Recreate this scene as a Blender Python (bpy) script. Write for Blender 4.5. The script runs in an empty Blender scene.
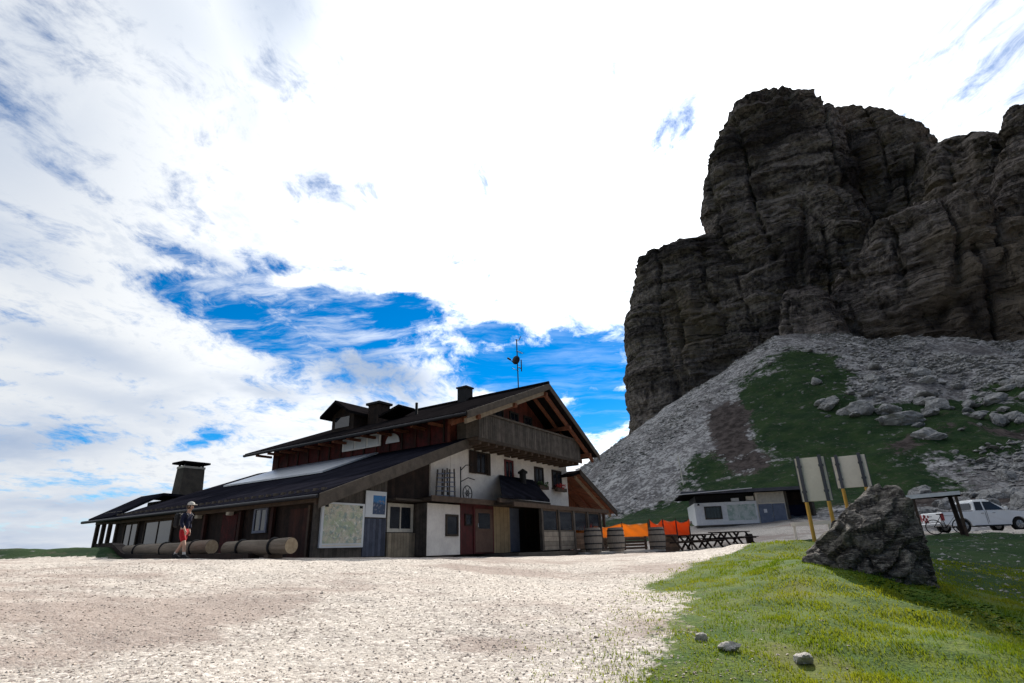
import bpy, bmesh, math, random
import numpy as np
from mathutils import Vector, Matrix
random.seed(7)
RNG = np.random.default_rng(11)
PI = math.pi
sc = bpy.context.scene
col = sc.collection

# ------------------------------------------------------------------ noise (vectorised gradient noise)
_perm = np.random.default_rng(3).permutation(256).astype(np.int64)
_g3 = np.random.default_rng(4).normal(size=(256, 3)); _g3 /= np.linalg.norm(_g3, axis=1)[:, None]
def pnoise(x, y, z):
    x, y, z = np.broadcast_arrays(np.asarray(x, float), np.asarray(y, float), np.asarray(z, float))
    xi, yi, zi = [np.floor(a).astype(np.int64) for a in (x, y, z)]
    xf, yf, zf = x-xi, y-yi, z-zi
    fade = lambda t: t*t*t*(t*(t*6-15)+10)
    u, v, w = fade(xf), fade(yf), fade(zf)
    def gr(a, b, c):
        h = _perm[(_perm[(_perm[(xi+a) & 255]+yi+b) & 255]+zi+c) & 255]
        g = _g3[h]
        return g[..., 0]*(xf-a)+g[..., 1]*(yf-b)+g[..., 2]*(zf-c)
    L = lambda a, b, t: a+(b-a)*t
    return 1.6*L(L(L(gr(0,0,0), gr(1,0,0), u), L(gr(0,1,0), gr(1,1,0), u), v),
                 L(L(gr(0,0,1), gr(1,0,1), u), L(gr(0,1,1), gr(1,1,1), u), v), w)
def fbm(x, y, z, o=4, g=.5):
    s, a = 0., 1.
    for i in range(o):
        s = s+a*pnoise(x*2**i+17.3*i, y*2**i+5.1*i, z*2**i+9.7*i); a *= g
    return s
def sstep(a, b, x):
    t = np.clip((np.asarray(x, float)-a)/(b-a), 0, 1); return t*t*(3-2*t)

# ------------------------------------------------------------------ objects
def tag(o, label=None, cat=None, group=None, kind=None):
    if label: o['label'] = label
    if cat: o['category'] = cat
    if group: o['group'] = group
    if kind: o['kind'] = kind
    return o
def thing(name, label, cat, loc=(0, 0, 0), rz=0, group=None):
    o = bpy.data.objects.new(name, None); col.objects.link(o)
    o.empty_display_size = .2
    o.location = loc; o.rotation_euler = (0, 0, rz)
    return tag(o, label, cat, group)
def np_mesh(name, V, F, mat=None, smooth=False):
    me = bpy.data.meshes.new(name)
    V = np.asarray(V, np.float32); F = np.asarray(F, np.int32)
    n, k = F.shape
    me.vertices.add(len(V)); me.vertices.foreach_set('co', V.ravel())
    me.loops.add(n*k); me.loops.foreach_set('vertex_index', F.ravel())
    me.polygons.add(n); me.polygons.foreach_set('loop_start', np.arange(0, n*k, k, dtype=np.int32))
    try: me.polygons.foreach_set('loop_total', np.full(n, k, dtype=np.int32))
    except Exception: pass
    me.polygons.foreach_set('use_smooth', np.full(n, smooth))
    me.update(calc_edges=True); me.validate()
    if mat: me.materials.append(mat)
    return me
def link(name, me, parent=None):
    o = bpy.data.objects.new(name, me); col.objects.link(o)
    if parent: o.parent = parent
    return o
class MB:
    def __init__(s): s.v = []; s.f = []
    def add(s, V, F):
        n = len(s.v); s.v += [tuple(p) for p in V]; s.f += [tuple(i+n for i in q) for q in F]; return s
    def box(s, a, b, M=None):
        x0, y0, z0 = [min(a[i], b[i]) for i in range(3)]; x1, y1, z1 = [max(a[i], b[i]) for i in range(3)]
        V = [(x0,y0,z0),(x1,y0,z0),(x1,y1,z0),(x0,y1,z0),(x0,y0,z1),(x1,y0,z1),(x1,y1,z1),(x0,y1,z1)]
        if M: V = [M @ Vector(p) for p in V]
        return s.add(V, [(0,3,2,1),(4,5,6,7),(0,1,5,4),(1,2,6,5),(2,3,7,6),(3,0,4,7)])
    def hexa(s, B, T):   # bottom quad, top quad (ccw)
        return s.add(list(B)+list(T), [(3,2,1,0),(4,5,6,7),(0,1,5,4),(1,2,6,5),(2,3,7,6),(3,0,4,7)])
    def prism(s, poly, f0, f1):   # poly points mapped by f0(p), f1(p)
        n = len(poly); V = [f0(p) for p in poly]+[f1(p) for p in poly]
        return s.add(V, [tuple(range(n-1, -1, -1)), tuple(range(n, 2*n))]+[(i, (i+1) % n, n+(i+1) % n, n+i) for i in range(n)])
    def bar(s, p, q, w, h=None, up=(0, 0, 1)):
        p, q = Vector(p), Vector(q); h = h or w; d = (q-p); L = d.length; d.normalize()
        u = Vector(up)
        if abs(d.dot(u)) > .98: u = Vector((0, 1, 0))
        r = d.cross(u).normalized(); u = r.cross(d).normalized()
        V = []
        for e in (p, q):
            for a, b in ((-1,-1),(1,-1),(1,1),(-1,1)): V.append(e+r*(a*w/2)+u*(b*h/2))
        return s.add(V, [(0,1,2,3),(7,6,5,4),(0,4,5,1),(1,5,6,2),(2,6,7,3),(3,7,4,0)])
    def tube(s, pts, r, n=8, cap=True):
        pts = [Vector(p) for p in pts]; m = len(pts)
        rr = r if isinstance(r, (list, tuple)) else [r]*m
        V = []; ref = Vector((0, 0, 1))
        for i, p in enumerate(pts):
            d = (pts[min(i+1, m-1)]-pts[max(i-1, 0)]).normalized()
            a = d.cross(ref)
            if a.length < .1: a = d.cross(Vector((0, 1, 0)))
            a.normalize(); b = d.cross(a).normalized()
            for k in range(n):
                t = 2*PI*k/n; V.append(p+a*(math.cos(t)*rr[i])+b*(math.sin(t)*rr[i]))
        F = [(i*n+k, i*n+(k+1) % n, (i+1)*n+(k+1) % n, (i+1)*n+k) for i in range(m-1) for k in range(n)]
        if cap: F += [tuple(range(n-1, -1, -1)), tuple(range((m-1)*n, m*n))]
        return s.add(V, F)
    def ring(s, c, R, r, ax=(0, 1, 0), n=24, m=6):
        ax = Vector(ax).normalized(); a = ax.orthogonal().normalized(); b = ax.cross(a); c = Vector(c); V = []
        for i in range(n):
            t = 2*PI*i/n; d = a*math.cos(t)+b*math.sin(t)
            for k in range(m):
                u = 2*PI*k/m; V.append(c+d*(R+r*math.cos(u))+ax*(r*math.sin(u)))
        return s.add(V, [(i*m+k, ((i+1) % n)*m+k, ((i+1) % n)*m+(k+1) % m, i*m+(k+1) % m) for i in range(n) for k in range(m)])
    def lathe(s, prof, c=(0, 0, 0), n=20, ax='z'):
        V = []
        for r, z in prof:
            for k in range(n):
                t = 2*PI*k/n; x, y = r*math.cos(t), r*math.sin(t)
                V.append({'z': (c[0]+x, c[1]+y, c[2]+z), 'y': (c[0]+x, c[1]+z, c[2]+y), 'x': (c[0]+z, c[1]+x, c[2]+y)}[ax])
        m = len(prof)
        F = [(i*n+k, i*n+(k+1) % n, (i+1)*n+(k+1) % n, (i+1)*n+k) for i in range(m-1) for k in range(n)]
        F += [tuple(range(n-1, -1, -1)), tuple(range((m-1)*n, m*n))]
        return s.add(V, F)
    def build(s, name, mat, parent=None, bev=0, smooth=False):
        me = bpy.data.meshes.new(name); me.from_pydata(s.v, [], s.f)
        bm = bmesh.new(); bm.from_mesh(me); bmesh.ops.recalc_face_normals(bm, faces=bm.faces)
        if bev:
            bmesh.ops.bevel(bm, geom=[e for e in bm.edges if len(e.link_faces) == 2 and e.calc_face_angle(0) > .6], offset=bev, segments=1, affect='EDGES', clamp_overlap=True)
        bm.to_mesh(me); bm.free()
        if smooth:
            for p in me.polygons: p.use_smooth = True
            try: me.set_sharp_from_angle(angle=.7)
            except Exception: pass
        me.materials.append(mat)
        return link(name, me, parent)
def bx(name, a, b, mat, parent=None, bev=0): return MB().box(a, b).build(name, mat, parent, bev)
def copy_tree(o, parent=None):
    c = o.copy(); col.objects.link(c)
    if parent: c.parent = parent
    for ch in list(o.children): copy_tree(ch, c)
    return c

# ------------------------------------------------------------------ materials
class NT:
    def __init__(s, nt): s.nt = nt; s.n = nt.nodes; s.l = nt.links
    def new(s, t, **k):
        n = s.n.new(t)
        for a, b in k.items(): setattr(n, a, b)
        return n
    def put(s, sock, v):
        if v is None: return
        if hasattr(v, 'is_output') or isinstance(v, bpy.types.NodeSocket): s.l.new(v, sock)
        else:
            if sock.type == 'RGBA' and isinstance(v, (tuple, list)) and len(v) == 3: v = (*v, 1)
            sock.default_value = v
    def m(s, op, a, b=None, c=None, clamp=False):
        n = s.new('ShaderNodeMath', operation=op, use_clamp=clamp)
        for i, v in enumerate((a, b, c)): s.put(n.inputs[i], v)
        return n.outputs[0]
    def vm(s, op, a, b=None):
        n = s.new('ShaderNodeVectorMath', operation=op); s.put(n.inputs[0], a); s.put(n.inputs[1], b); return n.outputs[0]
    def mix(s, f, a, b, bt='MIX'):
        n = s.new('ShaderNodeMix', data_type='RGBA', blend_type=bt); s.put(n.inputs[0], f); s.put(n.inputs[6], a); s.put(n.inputs[7], b); return n.outputs[2]
    def noise(s, v, scale, det=4, rough=.55, dist=0, out=0):
        n = s.new('ShaderNodeTexNoise'); s.put(n.inputs['Vector'], v); s.put(n.inputs['Scale'], scale)
        n.inputs['Detail'].default_value = det; n.inputs['Roughness'].default_value = rough; n.inputs['Distortion'].default_value = dist
        return n.outputs[out]
    def vor(s, v, scale, feat='F1', out='Distance', rnd=1):
        n = s.new('ShaderNodeTexVoronoi', feature=feat); s.put(n.inputs['Vector'], v); s.put(n.inputs['Scale'], scale)
        n.inputs['Randomness'].default_value = rnd
        return n.outputs[out]
    def ss(s, x, a, b, lo=0., hi=1.):
        n = s.new('ShaderNodeMapRange', interpolation_type='SMOOTHSTEP')
        for i, v in enumerate((x, a, b, lo, hi)): s.put(n.inputs[i], v)
        return n.outputs[0]
    def xyz(s, v):
        n = s.new('ShaderNodeSeparateXYZ'); s.put(n.inputs[0], v); return n.outputs
    def cxyz(s, x, y, z):
        n = s.new('ShaderNodeCombineXYZ'); s.put(n.inputs[0], x); s.put(n.inputs[1], y); s.put(n.inputs[2], z); return n.outputs[0]
    def bump(s, h, strength, dist):
        n = s.new('ShaderNodeBump'); s.put(n.inputs['Height'], h); n.inputs['Strength'].default_value = strength; n.inputs['Distance'].default_value = dist; return n.outputs[0]
def newmat(name):
    m = bpy.data.materials.new(name); m.use_nodes = True; T = NT(m.node_tree)
    b = T.n['Principled BSDF']; return m, T, b
def pm(name, c1, c2=None, scale=6., rough=.8, bump=.3, bd=.01, metal=0., spec=.3, boards=None, bw=.14, hor=False, gap=.06, noisevec=(1, 1, 1), emis=None):
    """surface with mottled colour; boards: planks with a shade of their own and gaps between"""
    m, T, b = newmat(name)
    tc = T.new('ShaderNodeTexCoord').outputs['Object']
    c2 = c2 or tuple(x*.7 for x in c1)
    v = T.vm('MULTIPLY', tc, noisevec)
    n1 = T.noise(v, scale, 5, .6); n2 = T.noise(v, scale*7.3, 3, .6)
    f = T.m('ADD', T.m('MULTIPLY', n1, .7), T.m('MULTIPLY', n2, .3))
    c = T.mix(T.ss(f, .35, .65), c1, c2); h = n2
    if boards:
        X = T.xyz(tc)
        a = X[2] if hor else T.m('ADD', X[0], X[1])
        q = T.m('DIVIDE', a, bw); cell = T.m('FLOOR', q); fr = T.m('FRACT', q)
        wn = T.new('ShaderNodeTexWhiteNoise', noise_dimensions='1D'); T.put(wn.inputs['W'], cell)
        k = T.m('ADD', T.m('MULTIPLY', wn.outputs['Value'], .55), .7)
        hs = T.new('ShaderNodeHueSaturation'); T.put(hs.inputs['Color'], c); T.put(hs.inputs['Value'], k); c = hs.outputs[0]
        g = T.m('MINIMUM', T.ss(fr, 0, gap), T.ss(fr, 1., 1.-gap))
        c = T.mix(T.m('MULTIPLY', T.m('SUBTRACT', 1., g), .75), c, (.01, .009, .008))
        gs = T.vm('MULTIPLY', tc, (1, 1, 12) if hor else (12, 12, .8))
        h = T.m('ADD', T.m('MULTIPLY', T.noise(gs, 3, 4), .3), g)
    T.put(b.inputs['Base Color'], c); b.inputs['Roughness'].default_value = rough; b.inputs['Metallic'].default_value = metal
    b.inputs['Specular IOR Level'].default_value = spec
    if bump: T.put(b.inputs['Normal'], T.bump(h, bump, bd))
    return m
M = {}
M['grey_boards'] = pm('grey_boards', (.115, .098, .085), (.06, .052, .045), 3, .85, .6, .02, boards=1, bw=.16)
M['pale_boards'] = pm('pale_boards', (.34, .28, .20), (.22, .18, .13), 3, .85, .5, .02, boards=1, bw=.15)
M['tan_boards'] = pm('tan_boards', (.45, .33, .19), (.33, .24, .14), 3, .8, .3, .01, boards=1, bw=.3)
M['blue_boards'] = pm('blue_boards', (.09, .10, .14), (.06, .07, .10), 3, .8, .5, .015, boards=1, bw=.13)
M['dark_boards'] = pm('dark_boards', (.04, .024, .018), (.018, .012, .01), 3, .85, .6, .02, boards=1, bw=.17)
M['red_boards'] = pm('red_boards', (.10, .012, .012), (.03, .007, .007), 2.5, .8, .6, .02, boards=1, bw=.16)
M['rust_boards'] = pm('rust_boards', (.06, .02, .014), (.03, .012, .01), 2.5, .8, .6, .02, boards=1, bw=.16)
M['gable_boards'] = pm('gable_boards', (.21, .05, .032), (.10, .03, .02), 2.5, .8, .6, .02, boards=1, bw=.16)
M['orange_lit_wood'] = pm('orange_lit_wood', (.26, .10, .05), (.17, .065, .035), 3, .75, .4, .015, boards=1, bw=.15)  # orange light on the annexe timber is put into this colour
M['brown_slats'] = pm('brown_slats', (.16, .10, .07), (.09, .06, .04), 3, .8, .6, .02, boards=1, bw=.12, hor=True)
M['grey_slats'] = pm('grey_slats', (.25, .22, .185), (.16, .14, .12), 3, .85, .6, .02, boards=1, bw=.2, hor=True)
M['fascia'] = pm('fascia', (.11, .09, .072), (.065, .053, .043), 4, .8, .3, .01)
M['fascia_dark'] = pm('fascia_dark', (.06, .045, .035), (.035, .027, .02), 4, .8, .3, .01)
M['beam'] = pm('beam', (.10, .07, .05), (.06, .04, .03), 5, .8, .4, .01)
M['pale_beam'] = pm('pale_beam', (.36, .29, .21), (.26, .2, .14), 5, .8, .4, .01)
M['rafter'] = pm('rafter', (.24, .09, .05), (.14, .055, .03), 5, .8, .3, .01)
M['plaster'] = pm('plaster', (.80, .75, .69), (.64, .59, .55), 1.6, .9, .3, .01)
M['roof_metal'] = pm('roof_metal', (.020, .020, .028), (.012, .012, .018), 2, 1., .5, .03, spec=0, boards=1, bw=.45, gap=.05)
M['slate'] = pm('slate', (.016, .014, .015), (.009, .008, .009), 3, 1., .5, .02, spec=0)
M['panel'] = pm('panel', (.50, .53, .57), (.42, .45, .50), 1, .28, 0, spec=.8)
M['chimney'] = pm('chimney', (.10, .088, .072), (.06, .052, .045), 3, .9, .7, .02)
M['dark_metal'] = pm('dark_metal', (.025, .025, .03), (.015, .015, .02), 5, .5, .1, .003, metal=.5)
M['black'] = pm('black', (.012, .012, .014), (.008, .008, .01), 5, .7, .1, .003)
M['glass'] = pm('glass', (.012, .016, .024), (.02, .025, .034), .8, .06, 0, spec=.7)
M['cream_paint'] = pm('cream_paint', (.62, .58, .50), (.48, .45, .39), 6, .7, .2, .005)
M['white_paint'] = pm('white_paint', (.8, .8, .8), (.68, .68, .69), 4, .6, .1, .003)
M['red_paint'] = pm('red_paint', (.10, .013, .015), (.06, .01, .01), 3, .6, .3, .008, boards=1, bw=.22)
M['shutter_red'] = pm('shutter_red', (.15, .03, .03), (.09, .02, .02), 4, .6, .2, .005)
M['door_brown'] = pm('door_brown', (.13, .075, .055), (.09, .05, .038), 4, .6, .2, .005)
M['greyblue'] = pm('greyblue', (.17, .20, .27), (.13, .15, .21), 3, .6, .1, .004)
M['log'] = pm('log', (.22, .18, .14), (.12, .095, .07), 3, .85, .7, .02, noisevec=(.35, 4, 4))
M['log_end'] = pm('log_end', (.42, .33, .22), (.3, .22, .14), 12, .85, .3, .01)
M['barrel'] = pm('barrel', (.24, .215, .19), (.15, .135, .12), 5, .85, .6, .01, noisevec=(6, 6, .7))
M['yellow_wood'] = pm('yellow_wood', (.62, .36, .07), (.5, .27, .05), 4, .7, .3, .006, noisevec=(5, 5, .5))
M['board_grey'] = pm('board_grey', (.80, .73, .62), (.70, .63, .53), 1.5, .7, .1, .003)
M['strip_grey'] = pm('strip_grey', (.10, .10, .115), (.07, .07, .08), 3, .5, .1, .003, metal=.3)
M['concrete'] = pm('concrete', (.42, .41, .39), (.30, .29, .28), 2, .9, .5, .01)
M['tyre'] = pm('tyre', (.015, .015, .015), None, 8, .9, .2, .005)
M['rim'] = pm('rim', (.32, .33, .34), (.22, .22, .23), 8, .35, 0, metal=.8)
M['car_white'] = pm('car_white', (.84, .84, .84), (.80, .80, .80), .8, .25, 0, spec=.6)
M['chrome'] = pm('chrome', (.5, .5, .52), None, 5, .25, 0, metal=1.)
M['red_lamp'] = pm('red_lamp', (.4, .02, .02), None, 5, .3, 0, spec=.6)
M['crimson'] = pm('crimson', (.30, .01, .02), (.22, .01, .015), 9, .5, 0)
M['navy'] = pm('navy', (.012, .016, .045), (.008, .01, .03), 6, .9, .4, .02)
M['red_cloth'] = pm('red_cloth', (.46, .015, .025), (.32, .01, .015), 6, .85, .4, .01)
M['skin'] = pm('skin', (.55, .34, .25), (.5, .3, .22), 8, .55, .1, .002)
M['pale_cap'] = pm('pale_cap', (.62, .60, .55), None, 8, .85, .2, .003)
M['hair'] = pm('hair', (.06, .035, .02), None, 20, .7, .5, .004)
M['white_sock'] = pm('white_sock', (.75, .73, .7), None, 20, .8, .2, .003)
M['tarp_orange'] = pm('tarp_orange', (.85, .20, .04), (.75, .15, .03), 2, .6, .3, .02)
M['tarp_yellow'] = pm('tarp_yellow', (.88, .42, .08), (.80, .32, .05), 2, .6, .3, .02)
M['plant'] = pm('plant', (.045, .085, .02), (.02, .045, .012), 14, .8, .4, .01)
M['geranium'] = pm('geranium', (.5, .03, .03), (.25, .02, .02), 30, .8, .2, .01)
M['poster_white'] = pm('poster_white', (.72, .74, .76), (.66, .68, .70), 3, .5, 0)

def rock_mat(name, c1, c2, sc_=1., bump=1., bd=.1):
    m, T, b = newmat(name); tc = T.new('ShaderNodeTexCoord').outputs['Object']
    n1 = T.noise(tc, .9*sc_, 8, .62); n2 = T.noise(tc, 5*sc_, 6, .6)
    cr = T.vor(T.vm('ADD', tc, T.vm('MULTIPLY', T.noise(tc, 2*sc_, 3, out=1), (.5, .5, .5))), 2.2*sc_, 'DISTANCE_TO_EDGE')
    c = T.mix(T.ss(n1, .36, .62), c1, c2); c = T.mix(T.ss(n2, .5, .7), c, tuple(x*1.5 for x in c1))
    lich = T.ss(T.noise(tc, 9*sc_, 3), .62, .7); c = T.mix(T.m('MULTIPLY', lich, .5), c, tuple(x*.45 for x in c1))
    T.put(b.inputs['Base Color'], c); b.inputs['Roughness'].default_value = .92; b.inputs['Specular IOR Level'].default_value = .2
    h = T.m('ADD', T.m('ADD', n2, T.m('MULTIPLY', n1, 1.5)), T.m('MULTIPLY', T.ss(cr, 0, .08), .5))
    T.put(b.inputs['Normal'], T.bump(h, bump, bd)); return m
M['boulder'] = rock_mat('boulder', (.34, .33, .32), (.20, .195, .19), .6, .9, .15)
def outcrop_mat():
    m, T, b = newmat('outcrop_rock'); tc = T.new('ShaderNodeTexCoord').outputs['Object']
    mp = T.new('ShaderNodeMapping'); T.put(mp.inputs['Vector'], tc); mp.inputs['Rotation'].default_value = (0, math.radians(36), 0); mp.inputs['Scale'].default_value = (1, 1, 4.2)
    v = mp.outputs[0]; n1 = T.noise(v, 1.8, 8, .68); n2 = T.noise(v, 7, 6, .7); n3 = T.noise(tc, 14, 5, .7); n4 = T.noise(tc, 1.3, 5, .6)
    c = T.mix(T.ss(n1, .38, .60), (.055, .050, .048), (.24, .22, .20)); c = T.mix(T.m('MULTIPLY', T.ss(n2, .50, .64), .85), c, (.50, .46, .41))
    c = T.mix(T.m('MULTIPLY', T.ss(n3, .52, .62), .7), c, (.035, .032, .034)); c = T.mix(T.m('MULTIPLY', T.ss(n4, .55, .66), .45), c, (.10, .11, .05))
    T.put(b.inputs['Base Color'], c); b.inputs['Roughness'].default_value = .95; b.inputs['Specular IOR Level'].default_value = .12
    T.put(b.inputs['Normal'], T.bump(T.m('ADD', T.m('ADD', n1, n2), T.m('MULTIPLY', n3, .6)), 1., .16)); return m
M['big_rock'] = outcrop_mat()
M['pebble'] = rock_mat('pebble', (.54, .475, .41), (.38, .32, .28), 6, .6, .01)
M['stone_pale'] = rock_mat('stone_pale', (.74, .70, .64), (.58, .54, .50), 6, .8, .02)

for k_, c_ in (('tarp_orange', (.9, .22, .04)), ('tarp_yellow', (.95, .45, .08))):      # thin sheeting lets the light behind it through
    T_ = NT(M[k_].node_tree); tr_ = T_.new('ShaderNodeBsdfTranslucent'); tr_.inputs[0].default_value = (*c_, 1); mx_ = T_.new('ShaderNodeMixShader'); mx_.inputs[0].default_value = .5
    T_.l.new(T_.n['Principled BSDF'].outputs[0], mx_.inputs[1]); T_.l.new(tr_.outputs[0], mx_.inputs[2]); T_.l.new(mx_.outputs[0], T_.n['Material Output'].inputs[0])
# ------------------------------------------------------------------ cliff material: horizontal beds, cracks, stains, crevice shade painted in
def cliff_mat():
    m, T, b = newmat('cliff_rock'); tc = T.new('ShaderNodeTexCoord').outputs['Object']
    warp = T.vm('MULTIPLY', T.vm('SUBTRACT', T.noise(tc, .04, 4, out=1), (.5, .5, .5)), (9, 9, 7))
    p = T.vm('ADD', tc, warp)
    beds = T.noise(T.vm('MULTIPLY', p, (.02, .02, .55)), 1, 6, .62)
    fine = T.noise(T.vm('MULTIPLY', p, (.08, .08, 1.6)), 1, 5, .62)
    cracks = T.noise(T.vm('MULTIPLY', p, (.42, .42, .05)), 1, 5, .6)
    blot = T.noise(p, .035, 5, .6); gran = T.noise(tc, .9, 5, .65)
    f = T.m('ADD', T.m('MULTIPLY', beds, .5), T.m('MULTIPLY', gran, .5))
    c = T.mix(T.ss(f, .36, .64), (.055, .046, .045), (.42, .355, .32))
    c = T.mix(T.m('MULTIPLY', T.ss(blot, .50, .64), .85), c, (.25, .20, .15))
    c = T.mix(T.m('MULTIPLY', T.ss(T.noise(p, .05, 4), .50, .66), .75), c, (.030, .025, .030))
    c = T.mix(T.m('MULTIPLY', T.ss(fine, .44, .34), .75), c, (.014, .012, .012))  # crevice shade between thin beds, painted into the colour
    c = T.mix(T.m('MULTIPLY', T.ss(cracks, .40, .32), .7), c, (.014, .012, .012))  # shade inside the upright cracks, painted into the colour
    T.put(b.inputs['Base Color'], c); b.inputs['Roughness'].default_value = .95; b.inputs['Specular IOR Level'].default_value = .1
    h = T.m('ADD', T.m('ADD', T.m('MULTIPLY', beds, 2.), fine), T.m('ADD', T.m('MULTIPLY', cracks, 1.5), gran))
    T.put(b.inputs['Normal'], T.bump(h, 1., 2.0)); return m
M['cliff'] = cliff_mat()

# ------------------------------------------------------------------ ground material driven by where things are
def ground_mat():
    m, T, b = newmat('alpine_ground'); tc = T.new('ShaderNodeTexCoord').outputs['Object']
    at = lambda n: T.new('ShaderNodeAttribute', attribute_name=n).outputs['Fac']
    edge = T.m('ADD', T.m('MULTIPLY', T.m('SUBTRACT', T.noise(tc, 1.3, 6, .7), .5), .9), T.m('MULTIPLY', T.m('SUBTRACT', T.noise(tc, 9, 4, .7), .5), .5))
    edgef = T.m('ADD', T.m('MULTIPLY', T.m('SUBTRACT', T.noise(tc, .11, 7, .7), .5), 1.7), T.m('MULTIPLY', T.m('SUBTRACT', T.noise(tc, .9, 5, .7), .5), 1.1))
    # gravel: pale broken dolomite with darker stones
    v1 = T.vor(tc, 23, out='Color'); v2 = T.vor(tc, 60, out='Color'); d1 = T.vor(tc, 23); d2 = T.vor(tc, 60)
    s1 = T.xyz(v1)[0]; s2 = T.xyz(v2)[0]
    g = T.mix(s2, (.35, .31, .275), (.60, .55, .49))
    g = T.mix(T.ss(s1, .80, .86), g, (.70, .64, .58)); g = T.mix(T.m('MULTIPLY', T.ss(s1, .14, .08), .65), g, (.17, .135, .125))
    pat = T.noise(T.vm('MULTIPLY', tc, (.6, 1, 1)), .35, 6, .65)
    g = T.mix(T.m('MULTIPLY', T.ss(pat, .48, .60), .70), g, (.30, .235, .205))
    g = T.mix(T.m('MULTIPLY', T.ss(pat, .46, .34), .35), g, (.66, .60, .53))
    # grass
    gn = T.noise(tc, 2.2, 6, .65); gf = T.noise(tc, 34, 4, .7)
    gr = T.mix(T.ss(gn, .35, .65), (.050, .105, .010), (.12, .155, .016)); gr = T.mix(T.ss(gf, .42, .66), gr, (.020, .048, .006))
    gr = T.mix(T.m('MULTIPLY', T.ss(T.noise(tc, .5, 5), .56, .68), .6), gr, (.135, .125, .035))
    # scree
    sn = T.noise(tc, .16, 8, .7); sv = T.xyz(T.vor(tc, .9, out='Color'))[0]; sv2 = T.xyz(T.vor(tc, 3.2, out='Color'))[0]
    se = T.mix(T.ss(T.m('ADD', T.m('MULTIPLY', sv, .4), T.m('MULTIPLY', sv2, .6)), .25, .8), (.15, .142, .142), (.46, .445, .44))
    ch = T.noise(T.vm('MULTIPLY', tc, (.16, .05, .05)), 1, 6, .65); se = T.mix(T.m('MULTIPLY', T.ss(ch, .50, .62), .55), se, (.10, .088, .088))
    se = T.mix(T.m('MULTIPLY', T.ss(sn, .52, .64), .6), se, (.09, .085, .092))
    # alpine turf on the slope
    tn = T.noise(tc, .35, 6, .65); tu = T.mix(T.ss(tn, .35, .65), (.010, .033, .010), (.028, .056, .016))
    tu = T.mix(T.m('MULTIPLY', T.ss(T.noise(tc, 1.5, 7, .75), .54, .66), .75), tu, (.085, .075, .055)); tu = T.mix(T.m('MULTIPLY', T.ss(T.noise(tc, .8, 6, .7), .60, .66), .8), tu, (.19, .185, .18))
    ea = T.mix(T.ss(T.noise(tc, .9, 6, .7), .40, .62), (.034, .026, .024), (.10, .08, .074))
    w = lambda n, e: T.ss(T.m('ADD', at(n), e), .42, .58)
    c = T.mix(w('scree', edgef), gr, se); c = T.mix(w('turf', edgef), c, tu); c = T.mix(w('earth', edgef), c, ea)
    gw = w('gravel', edge); c = T.mix(gw, c, g)
    T.put(b.inputs['Base Color'], c); b.inputs['Roughness'].default_value = .95; b.inputs['Specular IOR Level'].default_value = .12
    hg = T.m('ADD', T.m('MULTIPLY', T.m('SUBTRACT', 1., d1), 1.), T.m('MULTIPLY', T.m('SUBTRACT', 1., d2), .6))
    near = T.bump(T.m('ADD', T.m('MULTIPLY', hg, .5), T.m('MULTIPLY', gf, .6)), .65, .02)
    far = T.new('ShaderNodeBump'); far.inputs['Strength'].default_value = .9; far.inputs['Distance'].default_value = .7
    T.put(far.inputs['Height'], T.m('MULTIPLY', T.m('ADD', T.m('MULTIPLY', sn, 1.5), T.m('ADD', T.m('MULTIPLY', sv, .5), T.m('MULTIPLY', sv2, .3))), T.m('ADD', at('scree'), .12, clamp=True)))
    T.l.new(near, far.inputs['Normal'])
    T.put(b.inputs['Normal'], far.outputs[0]); return m
M['ground'] = ground_mat()

# ------------------------------------------------------------------ terrain
CP = np.array([(-7.19,5.41,1.09),(-4.44,5.41,.68),(-2.39,5.72,.56),(-.11,6.,.44),(2.22,5.89,.39),(4.57,5.95,.31),(-5.82,6.87,1.05),(-3.56,8.26,.96),(-.13,9.,.85),(-7.83,9.09,1.36),(-4.81,11.,1.27),(-2.34,11.77,1.21),
 (-11.16,12.82,1.64),(-8.89,13.3,1.59),(-6.04,13.73,1.53),(-2.93,14.71,1.41),(-.22,17.,1.31),(2.52,18.83,1.24),(-15.12,17.33,1.78),(-11.69,17.44,1.70),(-7.67,17.38,1.6),(-3.82,19.12,1.48),(-.29,23.,1.34),(3.59,26.76,1.26),
 (6.84,29.21,1.22),(9.23,30.64,1.28),(12.46,33.78,1.44),(13.87,48.04,2.5),(19.24,47.23,2.66),(21.92,46.05,2.85),(8.23,18.23,1.43),(2.48,11.74,.79),(4.56,15.34,1.09),(2.02,7.54,.63),(8.1,16.63,1.56),(5.94,11.56,1.16),(5.97,10.41,.95),
 (6.37,10.17,.83),(7.72,11.68,.75),(4.91,8.13,.55),(7.3,9.53,.42),(11.43,13.9,.5),(11.74,16.19,.75),(17.97,21.48,1.0),(17.26,24.54,1.35),(22.69,32.94,1.66),(23.51,31.12,1.64),(27.1,34.7,1.66),(29.8,35.2,1.68),(24.6,34.6,1.66),(28,38,1.8),(24.56,29.,1.66),(26.5,27.24,1.6),(24.53,41.26,2.74),
 (16.51,17.42,.45),(10.82,8.89,.0),(23.62,18.49,.5),(9.3,13.2,.6),
 (0,1.5,.0),(0,-3,0),(-12,-4,.6),(12,-4,-.2),(-26,10,1.5),(28,6,.3),(-22,24,1.9),(-10,27,1.6),(0,36,1.4),(4,44,1.9),(36,30,2.2),(34,48,4),(12,58,3.4),(27,56,4.5)], float)
def _tps(r2): return .5*r2*np.log(r2+1e-9)
_n = len(CP); _d = ((CP[:, None, :2]-CP[None, :, :2])**2).sum(-1)
_A = np.zeros((_n+3, _n+3)); _A[:_n, :_n] = _tps(_d)+np.eye(_n)*.15
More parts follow.
